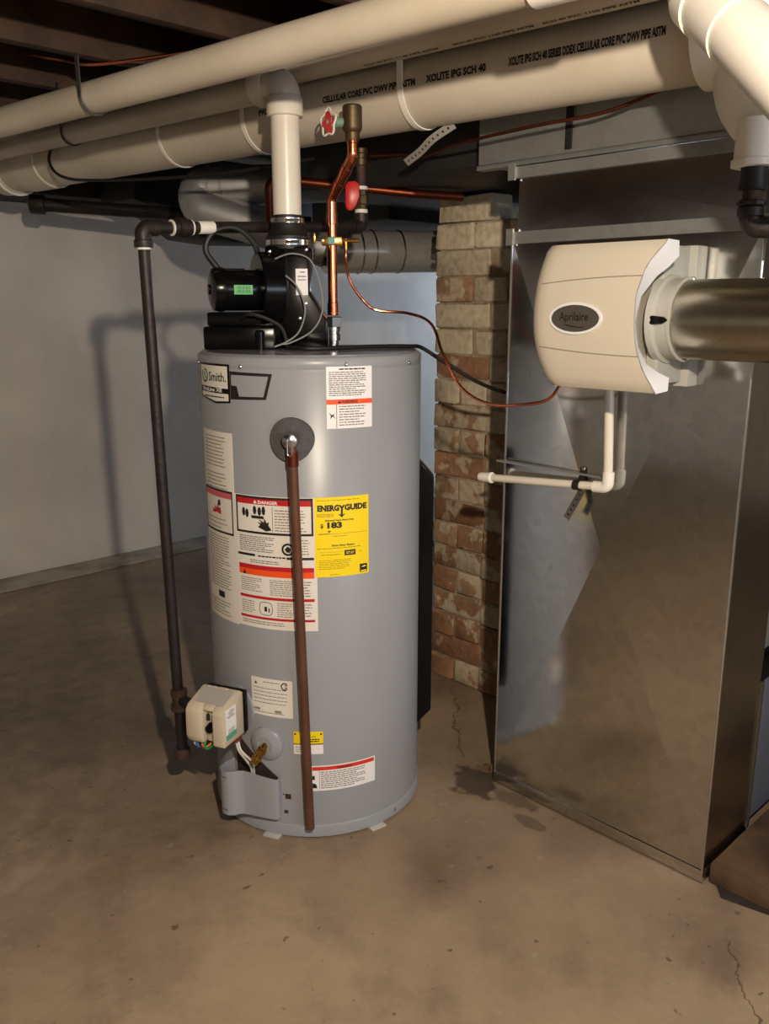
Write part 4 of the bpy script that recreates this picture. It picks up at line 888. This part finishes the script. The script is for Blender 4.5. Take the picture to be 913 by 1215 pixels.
MB().tube([C0, C1], 0.0735, 36).build('duct_run', M_pipe_galv, rc)
for d in (0.115, 0.165, 0.27): MB().lathe([(0.073, 0), (0.0765, 0.003), (0.0765, 0.006), (0.073, 0.009)], C0 + axC * d, axC, n=36).build('rib', M_steel, rc)
# dark beam, sill pipe and flattened dark duct by the left wall
thing(MB().box((-3.5, 3.80, 1.775), (5.7, 4.19, 1.97)), 'sill_beam', mat('dark_beam', (52, 42, 34), 0.9, c2=(36, 30, 26), scale=5, bump=0.4, bscale=20), 'dark wooden beam along the top of the whitewashed wall', 'beam', bevel=0.006)
dpp = root('iron_pipe', (1.6, 3.6, 1.70), 'dark iron pipe with a capped end high beside the whitewashed wall', 'pipe')
MB().tube([V((1.53, 3.62, 1.712)), V((2.45, 2.99, 1.655))], 0.026, 18).build('pipe_run', M_iron, dpp)
MB().lathe([(0.02, -0.01), (0.036, -0.004), (0.038, 0.0), (0.038, 0.05), (0.03, 0.055)], V((1.52, 3.627, 1.7125)), (V((2.45, 2.99, 1.655)) - V((1.53, 3.62, 1.712))).normalized(), n=18).build('cap', M_iron, dpp)
b = MB(); b.prism([(1.90, 1.98), (1.88, 1.745), (2.05, 1.70), (2.20, 1.61), (2.40, 1.595), (2.85, 1.61), (2.85, 1.98)], lambda x, z, t: V((x, t, z)), 3.45, 3.75)
thing(b, 'flat_duct', M_dark_duct, 'dark flattened sheet metal duct fitting near the whitewashed wall', 'duct', bevel=0.008)
thing(MB().tube([V((-0.5, 3.30, 1.945)), V((3.4, 3.36, 1.945))], 0.022, 14), 'conduit', M_dust, 'pale thin pipe along the joists at the far left', 'pipe')
for k, (pts, lab) in enumerate((([(1.46, 3.2, 1.90), (1.37, 3.03, 1.86), (1.335, 3.01, 1.79), (1.335, 2.92, 1.73), (1.36, 2.7, 1.70), (1.5, 2.3, 1.69), (1.62, 1.95, 1.71)], 'black cable drooping below the fat drain pipe'),
    ([(1.40, 3.62, 1.93), (1.30, 3.66, 1.83), (1.29, 3.63, 1.76), (1.27, 3.66, 1.71)], 'black cable end hanging at the far left of the drain pipe'))):
    thing(MB().tube(spline(pts, 8), 0.005, 8), 'cable', M_black_soft, lab, 'cable')
# power cord from the blower to behind the duct
cp = [L3(0.0, -0.09, 0.006), L3(0.07, -0.13, 0.006), V((1.50, 1.585, HT + 0.012)), V((1.60, 1.565, HT + 0.010)), V((1.652, 1.57, HT + 0.004)), V((1.70, 1.53, 1.170)), V((1.78, 1.475, 1.115)), V((1.90, 1.45, 1.075)), V((2.05, 1.44, 1.03))]
thing(MB().tube(spline(cp, 8), 0.0052, 10), 'power_cord', M_black_soft, 'black power cord from the blower across the lid to behind the duct', 'cord')

# ------------------------------------------------------------------ perforated hanger strap
def perf_strap(path, wdir, hw, name_label, m=M_steel_dull, hole=0.0032, pitch=0.019, th=0.0016):
    r_ = root('perforated_strap', path[0], name_label, 'strap', 'perforated straps')
    P = [V(p) for p in path]; MB().strip(P, wdir, hw, th).build('band', m, r_)
    # punched holes shown as dark recessed discs through the band
    ln = 0; b = MB()
    for i in range(len(P) - 1):
        a, c = P[i], P[i + 1]; L_ = (c - a).length; t = (c - a).normalized(); wd = V(wdir); wd = (wd - t * wd.dot(t)).normalized(); nn = t.cross(wd)
        s0 = pitch - (ln % pitch)
        while s0 < L_:
            b.lathe([(hole, -th * 0.5 - 0.0003), (hole, th * 0.5 + 0.0003)], a + t * s0, nn, n=8); s0 += pitch
        ln += L_
    b.build('holes', M_ink, r_, kind='stuff')
    return r_
sp_pts = spline([V((1.598, 1.425, 1.722)), V((1.608, 1.50, 1.702)), V((1.63, 1.56, 1.684)), V((1.655, 1.635, 1.668))], 5)
perf_strap(sp_pts, V((-0.6, 0.36, 0.8)), 0.0095, 'perforated steel strap dangling below the fat drain pipe', mat('zinc_strap', (176, 174, 166), 0.5, 0.2))

# ------------------------------------------------------------------ humidifier, bypass pipe, drain tube
hum = root('humidifier', (1.62, 0.99, 1.15), 'beige whole-house humidifier with curved cover mounted on the duct', 'humidifier')
HY0, HY1, HZ0, HZ1 = 0.868, 1.118, 1.152, 1.437
zc = (HZ0 + HZ1) / 2
def cover_profile(x_edge, x_mid, z0, z1, n=14):
    """bulging front outline from bottom to top"""
    out = []
    for i in range(n + 1):
        t = i / n; z = z0 + (z1 - z0) * t; s = (2 * t - 1); out.append((x_edge - (x_edge - x_mid) * (1 - abs(s) ** 2.3), z))
    return out
EDGE = [(1.152, 0.832), (1.165, 0.838), (1.197, 0.854), (1.238, 0.867), (1.285, 0.873), (1.337, 0.873), (1.393, 0.859), (1.427, 0.836), (1.437, 0.830)]
def edge_y(z):
    for (z0, y0), (z1, y1) in zip(EDGE[:-1], EDGE[1:]):
        if z <= z1: return y0 + (y1 - y0) * (z - z0) / (z1 - z0)
    return EDGE[-1][1]
b = MB(); rows = 24; NCOL = 14; ring_n = NCOL + 4; vs_ = []; fs_ = []
for i in range(rows + 1):
    z = HZ0 + (HZ1 - HZ0) * i / rows; q = 2 * i / rows - 1; xf = 1.50 + 0.026 * abs(q) ** 2.4
    if abs(q) > 0.94: xf += 0.006 * ((abs(q) - 0.94) / 0.06) ** 2
    yl = 1.128 - (0.015 if q > 0 else 0.032) * q * q; yr = edge_y(z)
    vs_ += [V((1.70, 0.905, z)), V((1.537, 0.894, z))]
    for k in range(NCOL + 1):
        t = k / NCOL; xx = xf + (0.03 * ((t - 0.86) / 0.14) ** 2 if t > 0.86 else 0.0); vs_.append(V((xx, yr + (yl - yr) * t, z)))
    vs_.append(V((1.70, yl, z)))
for i in range(rows):
    for k in range(ring_n): fs_.append((i * ring_n + k, i * ring_n + (k + 1) % ring_n, (i + 1) * ring_n + (k + 1) % ring_n, (i + 1) * ring_n + k))
fs_ += [list(range(ring_n)), [rows * ring_n + k for k in range(ring_n)]]
b.add(vs_, fs_); b.build('cover', M_humid, hum, angle=40)
# white lip where the cover is cut away round the outlet collar
LIP = [(1.437, 0.827, 1.526, 1.568, 0.829, 1.436), (1.427, 0.833, 1.524, 1.572, 0.829, 1.408), (1.40, 0.853, 1.515, 1.566, 0.846, 1.388), (1.38, 0.862, 1.510, 1.558, 0.864, 1.372), (1.337, 0.871, 1.502, 1.536, 0.882, 1.334), (1.285, 0.872, 1.50, 1.523, 0.884, 1.285),
       (1.238, 0.866, 1.504, 1.536, 0.881, 1.238), (1.21, 0.858, 1.510, 1.552, 0.870, 1.206), (1.19, 0.850, 1.514, 1.566, 0.852, 1.190), (1.170, 0.839, 1.520, 1.572, 0.831, 1.180), (1.152, 0.830, 1.526, 1.568, 0.829, 1.155)]
b = MB(); vs_ = []; fs_ = []
for z, yf, xf, xo, yo, zo in LIP:
    vs_ += [V((xf - 0.0008, yf - 0.0005, z)), V((xo, yo - 0.001, zo)), V((xo, yo + 0.005, zo)), V((xf + 0.003, yf + 0.005, z))]
for i in range(len(LIP) - 1):
    for k in range(4): fs_.append((4 * i + k, 4 * i + (k + 1) % 4, 4 * i + 4 + (k + 1) % 4, 4 * i + 4 + k))
m_ = len(LIP) - 1; fs_ += [(3, 2, 1, 0), (4 * m_, 4 * m_ + 1, 4 * m_ + 2, 4 * m_ + 3)]
b.add(vs_, fs_); b.build('cover_lip', M_humid_rim, hum, angle=50)
b = MB()
for z in (1.222, 1.372):                                     # two shallow grooves across the cover
    q = 2 * (z - HZ0) / (HZ1 - HZ0) - 1; sg = 1 if q > 0 else -1; P_ = []
    for k in range(9):
        t = k / 8; zz = z - 0.012 * t * t * sg; qq = 2 * (zz - HZ0) / (HZ1 - HZ0) - 1; yr = edge_y(zz)
        P_.append((1.50 + 0.026 * abs(qq) ** 2.4 - 0.0002, yr + (1.09 - yr) * t, zz))
    b.tube(P_, 0.0011, 6)
b.build('cover_grooves', mat('groove', (146, 136, 120), 0.6), hum)
MB().box((1.60, HY0 + 0.004, HZ0 + 0.01), (1.749, HY0 + 0.0299, HZ1 - 0.004)).build('side_wall', M_humid_base, hum, bevel=0.003)
MB().box((1.7005, HY0 - 0.012, HZ0 - 0.0), (1.745, HY1 - 0.004, HZ1 - 0.002)).build('base_frame', M_humid_base, hum, bevel=0.004)
# name plate
pc = V((1.5005, 1.003, 1.292)); b = MB()
def ell(w, h, x, n=36): return [V((x, pc.y + math.cos(2 * PI * k / n) * w, pc.z + math.sin(2 * PI * k / n) * h)) for k in range(n)]
o1, o2, o3 = ell(0.0615, 0.0315, pc.x + 0.004), ell(0.0615, 0.0315, pc.x - 0.0035), ell(0.0565, 0.0265, pc.x - 0.0035)
b.add(o1 + o2 + o3, [(k, (k + 1) % 36, 36 + (k + 1) % 36, 36 + k) for k in range(36)] + [(36 + k, 36 + (k + 1) % 36, 72 + (k + 1) % 36, 72 + k) for k in range(36)])
bz = b.build('nameplate_bezel', M_humid_rim, hum)
MB().add(ell(0.0568, 0.0268, pc.x - 0.0015), [list(range(36))]).build('nameplate', M_plate, bz, smooth=False)
b = MB(); v, f = text2d('Aprilaire', 0.023, 0.012, 'CENTER', 0.068); b.add([(pc.x - 0.0022, pc.y + 0.004 - x, pc.z - 0.004 + y) for x, y in v], f)
sw_ = [(-0.028, -0.0125), (-0.012, -0.0128), (0.004, -0.0155), (0.02, -0.0165), (0.031, -0.0145), (0.02, -0.0182), (0.002, -0.0175), (-0.014, -0.0148)]
b.add([(pc.x - 0.0022, pc.y + 0.004 - x, pc.z + y) for x, y in sw_], [list(range(8))]); b.build('nameplate_lettering', M_ink, bz, smooth=False)
# collar, damper lever
BC = V((1.640, HY0 + 0.012, 1.290)); BR = 0.0765
col_ = MB().lathe([(BR + 0.012, 0.0), (BR + 0.010, 0.012), (BR + 0.003, 0.016), (BR + 0.003, 0.040), (BR + 0.006, 0.042), (BR + 0.006, 0.046), (BR - 0.004, 0.047)], BC, (0, -1, 0), n=48).build('outlet_collar', M_humid_base, hum)
b = MB(); q = BC + V((-BR - 0.004, -0.020, 0.0))
b.prism([(0.026, -0.001), (0.026, 0.001), (0.016, 0.009), (-0.006, 0.012), (-0.014, 0.007), (-0.016, 0.0), (-0.014, -0.007), (-0.006, -0.012), (0.016, -0.009)], lambda x, z, t: q + V((t, -x, z * 0.7)), -0.006, 0.004); b.build('damper_lever', M_black, col_, bevel=0.002)
byp = root('bypass_pipe', (1.642, 0.5, 1.21), 'shiny round sheet metal pipe leading right from the humidifier', 'pipe')
MB().lathe([(BR, 0.046), (BR + 0.0005, 0.05), (BR + 0.0005, 0.9), (BR, 0.905)], BC, (0, -1, 0), n=64).build('pipe_run', galv('bypass_sheet', (186, 178, 160), 0.26), byp)
for zz in (1, -1): MB().lathe([(0.004, 0), (0.004, 0.003), (0.002, 0.005)], BC + V((0, -0.05, zz * BR)), (0, 0, zz), n=10).build('screw', M_steel, byp)
# drain tube
drn = root('drain_tube', (1.712, 1.04, 0.88), 'thin white plastic drain tube below the humidifier with elbow and capped end', 'pipe')
d0, d1, d2 = V((1.712, 1.046, 1.152)), V((1.712, 1.034, 0.910)), V((1.712, 1.405, 0.882))
MB().tube([d0, d1 + UP * 0.01], 0.0105, 20).build('riser', M_pvc, drn)
MB().tube([d1 + V((0, 0.01, 0)), d2], 0.0095, 20).build('horizontal_run', M_pvc, drn)
MB().tube(fillet([d1 + UP * 0.036, d1, d1 + (d2 - d1).normalized() * 0.036], 0.013, 8), 0.0135, 20).build('elbow', M_pvc_ring, drn)
MB().lathe([(0.0100, -0.028), (0.0125, -0.026), (0.0125, -0.002), (0.0110, 0.008), (0.006, 0.013), (0.0, 0.0135)], d2, (d2 - d1), n=24).build('end_cap', M_pvc_ring, drn)
MB().lathe([(0.0110, -0.034), (0.0142, -0.032), (0.0142, -0.026), (0.0110, -0.024)], d2, (d2 - d1), n=24).build('collar', M_pvc_ring, drn)
MB().box((1.7225, 1.06, 0.926), (1.7405, 1.37, 0.930)).build('bracket_rail', M_galv_dull, drn)
# pipe strap round the drain tube
ps = root('pipe_strap', (1.71, 1.115, 0.85), 'perforated metal strap clamping the drain tube to the duct', 'strap', 'perforated straps')
dc = lerp(d1, d2, 0.22); dv_ = (d2 - d1).normalized(); outv = V((-1, 0, 0)); upv = V((0, 0, 1))
arc = [dc + (outv * math.cos(t) + upv * math.sin(t)) * 0.0115 for t in [math.radians(-200 + 400 * k / 20 - 0) for k in range(3, 18)]]
MB().strip([V((1.738, dc.y, dc.z + 0.045)), V((1.730, dc.y, dc.z + 0.016))] + arc[::-1], dv_, 0.009, 0.0015).build('clip', M_dark_duct, ps)
MB().lathe([(0.006, 0), (0.006, 0.003), (0.003, 0.005)], V((1.737, dc.y, dc.z + 0.036)), (-1, 0, 0), n=8).build('screw', M_steel, ps)
perf_strap([V((1.722, dc.y - 0.008, dc.z - 0.012)), V((1.700, dc.y - 0.002, dc.z - 0.045)), V((1.700, dc.y + 0.018, dc.z - 0.082))], V((0, -0.95, -0.3)), 0.009, 'perforated strap tail hanging below the drain tube', pitch=0.014, hole=0.003)

# black iron fitting under the white bend at the upper right
fit = root('iron_fitting', (1.565, 0.695, 1.46), 'black iron elbow and nipple hanging in front of the duct at the upper right', 'fitting')
f0 = V((1.566, 0.697, 0))
MB().lathe([(0.026, 1.512), (0.024, 1.514), (0.021, 1.536), (0.024, 1.56)], f0, n=24).build('rubber_reducer', M_black_soft, fit)
MB().lathe([(0.0165, 1.48), (0.0165, 1.53)], f0, n=20).build('nipple', M_iron_rust, fit)
MB().lathe([(0.022, 1.486), (0.0245, 1.488), (0.0245, 1.494), (0.022, 1.496)], f0, n=10).build('clamp', M_iron, fit)
fe = MB().tube(fillet([f0 + UP * 1.484, f0 + UP * 1.452, V((1.588, 0.655, 1.450)), V((1.75, 0.37, 1.445))], 0.022, 8), 0.0185, 20).build('elbow', M_iron, fit)
MB().lathe([(0.019, 0), (0.0225, 0.002), (0.0225, 0.016), (0.019, 0.018)], f0 + UP * 1.468, n=20).build('elbow_rim', M_iron, fe)

# ------------------------------------------------------------------ furnace and plank
fur = root('furnace', (2.3, 1.05, 0), 'dark grey furnace cabinet at the right edge behind the return duct', 'furnace')
MB().box((1.983, 0.75, 0.05), (2.62, 1.34, 0.46)).build('lower_door', M_furnace, fur, bevel=0.006)
MB().box((1.985, 0.765, 0.50), (2.62, 1.34, 1.46)).build('upper_panel', M_furnace_green, fur, bevel=0.006)
MB().box((1.978, 0.742, 0.44), (2.62, 1.34, 0.50)).build('black_band', M_black, fur, bevel=0.004)
MB().box((2.06, 0.757, 0.54), (2.60, 0.77, 0.75)).build('opening', M_black, fur)
MB().box((1.977, 0.740, 0.045), (1.986, 0.754, 0.44)).build('edge_trim', M_steel_dull, fur)
MB().box((1.985, 0.77, 0.02), (2.62, 1.34, 0.05)).build('base', M_black, fur)
pk = MB().box((1.765, 0.50, 0.004), (2.75, 0.735, 0.054)); po = thing(pk, 'plank', M_plank, 'thick brown wooden plank on the floor beside the duct corner', 'plank', bevel=0.004)
thing(MB().prism([(1.735, 0.69), (1.765, 0.55), (1.80, 0.52), (1.98, 0.56), (1.93, 0.70), (1.78, 0.725)], lambda x, y, t: V((x, y, t)), 0.0005, 0.0035), 'wood_scrap', mat('dark_scrap', (62, 50, 40), 0.9, c2=(44, 36, 30), scale=20), 'thin dark splinter scrap under the end of the plank', 'scrap')

# ------------------------------------------------------------------ brick chimney
ch = root('brick_chimney', (2.45, 1.78, 0), 'old brick chimney stack with worn whitewash between heater and duct', 'chimney')
CY0, CY1, CXF = 1.55, 2.005, 2.174
MB().box((CXF + 0.007, CY0 + 0.008, 0.0), (2.66, CY1 - 0.012, 1.572)).build('mortar_core', M_mortar, ch)
bm_bare = brick_material('brick_bare', (140, 102, 74), (162, 124, 90), (182, 166, 138), 0.22)
bm_mix = brick_material('brick_patchy', (148, 114, 84), (162, 132, 100), (184, 170, 144), 0.55)
bm_paint = brick_material('brick_painted', (176, 150, 116), (166, 138, 104), (198, 186, 160), 1.15)
def brick_mesh(lx, ly, h, seed, m):
    rnd = random.Random(seed); mb = MB(); g = 0.0035
    mb.box((-lx / 2, -ly / 2, 0), (lx / 2, ly / 2, h))
    me = mb.mesh('brick', bevel=0.006, seg=2, angle=50)
    for v in me.vertices: v.co += V((rnd.uniform(-g, g), rnd.uniform(-g, g), rnd.uniform(-g, g)))
    me.materials.append(m); return me
bank = {}
def bmesh_for(kind, seed, m, dims):
    k = (kind, seed, m.name)
    if k not in bank: bank[k] = brick_mesh(*dims, sum(ord(q) * (i_ + 3) for i_, q in enumerate(kind)) + 101 * seed, m)
    return bank[k]
CH = 0.0828; NC = 20; jt = 0.0055
for c in range(NC):
    z = c * CH + 0.002
    header = (c % 2 == 0)
    cuts = [0.0, 0.112, 0.226, 0.34, 0.455] if header else [0.0, 0.228, 0.455]
    if c >= 13: cuts = [0.0, 0.16, 0.30, 0.455] if header else [0.0, 0.23, 0.34, 0.455]
    for i in range(len(cuts) - 1):
        if c >= NC - 1 and i in (1, 2): continue                 # bricks missing at the top
        y1 = CY1 - cuts[i]; y0 = CY1 - cuts[i + 1]; ly = y1 - y0 - jt
        zf = c / NC
        m = bm_paint if (zf > 0.52 and random.random() < 0.88) else (bm_mix if random.random() < (0.25 + zf * 0.6) else bm_bare)
        if c == 13 and i == 0: m = bm_bare
        if c == 9 and i == 0: m = bm_bare
        if c in (5, 6, 8) and m is bm_bare and i == 0: m = bm_mix
        me = bmesh_for('f%.3f' % ly, random.randint(0, 2), m, (0.10, ly, CH - jt))
        o = new_obj('brick', me, ch); o.location = V((CXF + 0.05 + random.uniform(-0.006, 0.006), (y0 + y1) / 2, z)) - V((2.45, 1.78, 0)); o.rotation_euler = (0, 0, math.radians(random.uniform(-1.2, 1.2)))
    for k in range(3):                                           # side bricks on the face away from the duct
        x0 = CXF + 0.105 + k * 0.13; me = bmesh_for('s', random.randint(0, 2), bm_mix if zf < 0.5 else bm_paint, (0.122, 0.06, CH - jt))
        o = new_obj('brick', me, ch); o.location = V((x0 + 0.062, CY1 - 0.034 + random.uniform(-0.004, 0.004), z)) - V((2.45, 1.78, 0))
for k, (x, y, s) in enumerate(((1.80, 1.395, 0.020), (1.785, 1.42, 0.012), (1.83, 1.41, 0.016))):
    b = MB(); rnd = random.Random(k); b.lathe([(s * 0.9, 0), (s, s * 0.5), (s * 0.7, s * 1.4), (s * 0.2, s * (2.6 if k == 0 else 1.6))], (x, y, 0), n=6)
    for v in b.v: v.x += rnd.uniform(-1, 1) * s * 0.3; v.y += rnd.uniform(-1, 1) * s * 0.3
    thing(b, 'brick_chip', M_rubble, ['pointed brown chip of rubble at the duct corner', 'small flat crumb of rubble at the duct corner', 'rounded crumb of rubble at the duct corner'][k], 'rubble', 'rubble by the duct corner')

# ------------------------------------------------------------------ ceiling lamp holder with its bulb
lh = root('lamp', (LAMP.x, LAMP.y, LAMP.z - 0.041), 'bare warm light bulb in a white porcelain holder on the joists', 'lamp')
MB().box((LAMP.x - 0.06, LAMP.y - 0.28, 1.955), (LAMP.x + 0.06, LAMP.y + 0.28, 1.98)).build('mounting_board', M_wood, lh)
MB().lathe([(0.055, 1.9549), (0.055, 1.945), (0.035, 1.925), (0.024, 1.90), (0.024, 1.89)], (LAMP.x, LAMP.y, 0), n=24).build('lamp_holder', M_porcelain, lh)
MB().tube([(LAMP.x, LAMP.y, 1.895), (LAMP.x, LAMP.y, LAMP.z + 0.11)], 0.006, 10).build('drop_cord', M_black_soft, lh)
MB().lathe([(0.02, 0.11), (0.02, 0.065), (0.014, 0.055)], LAMP, n=20).build('socket', M_black, lh)
gm = bpy.data.materials.new('bulb_glass'); gm.use_nodes = True; nt = gm.node_tree; nt.nodes.clear()
out = nt.nodes.new('ShaderNodeOutputMaterial'); tr = nt.nodes.new('ShaderNodeBsdfTransparent'); em = nt.nodes.new('ShaderNodeEmission'); ad = nt.nodes.new('ShaderNodeAddShader')
em.inputs[0].default_value = (1, 0.75, 0.48, 1); em.inputs[1].default_value = 2.0
nt.links.new(tr.outputs[0], ad.inputs[0]); nt.links.new(em.outputs[0], ad.inputs[1]); nt.links.new(ad.outputs[0], out.inputs[0])
MB().lathe([(0.013, 0.06), (0.016, 0.05), (0.032, 0.025), (0.038, 0.003), (0.034, -0.023), (0.020, -0.037), (0.0, -0.041)], LAMP, n=24).build('bulb', gm, lh)
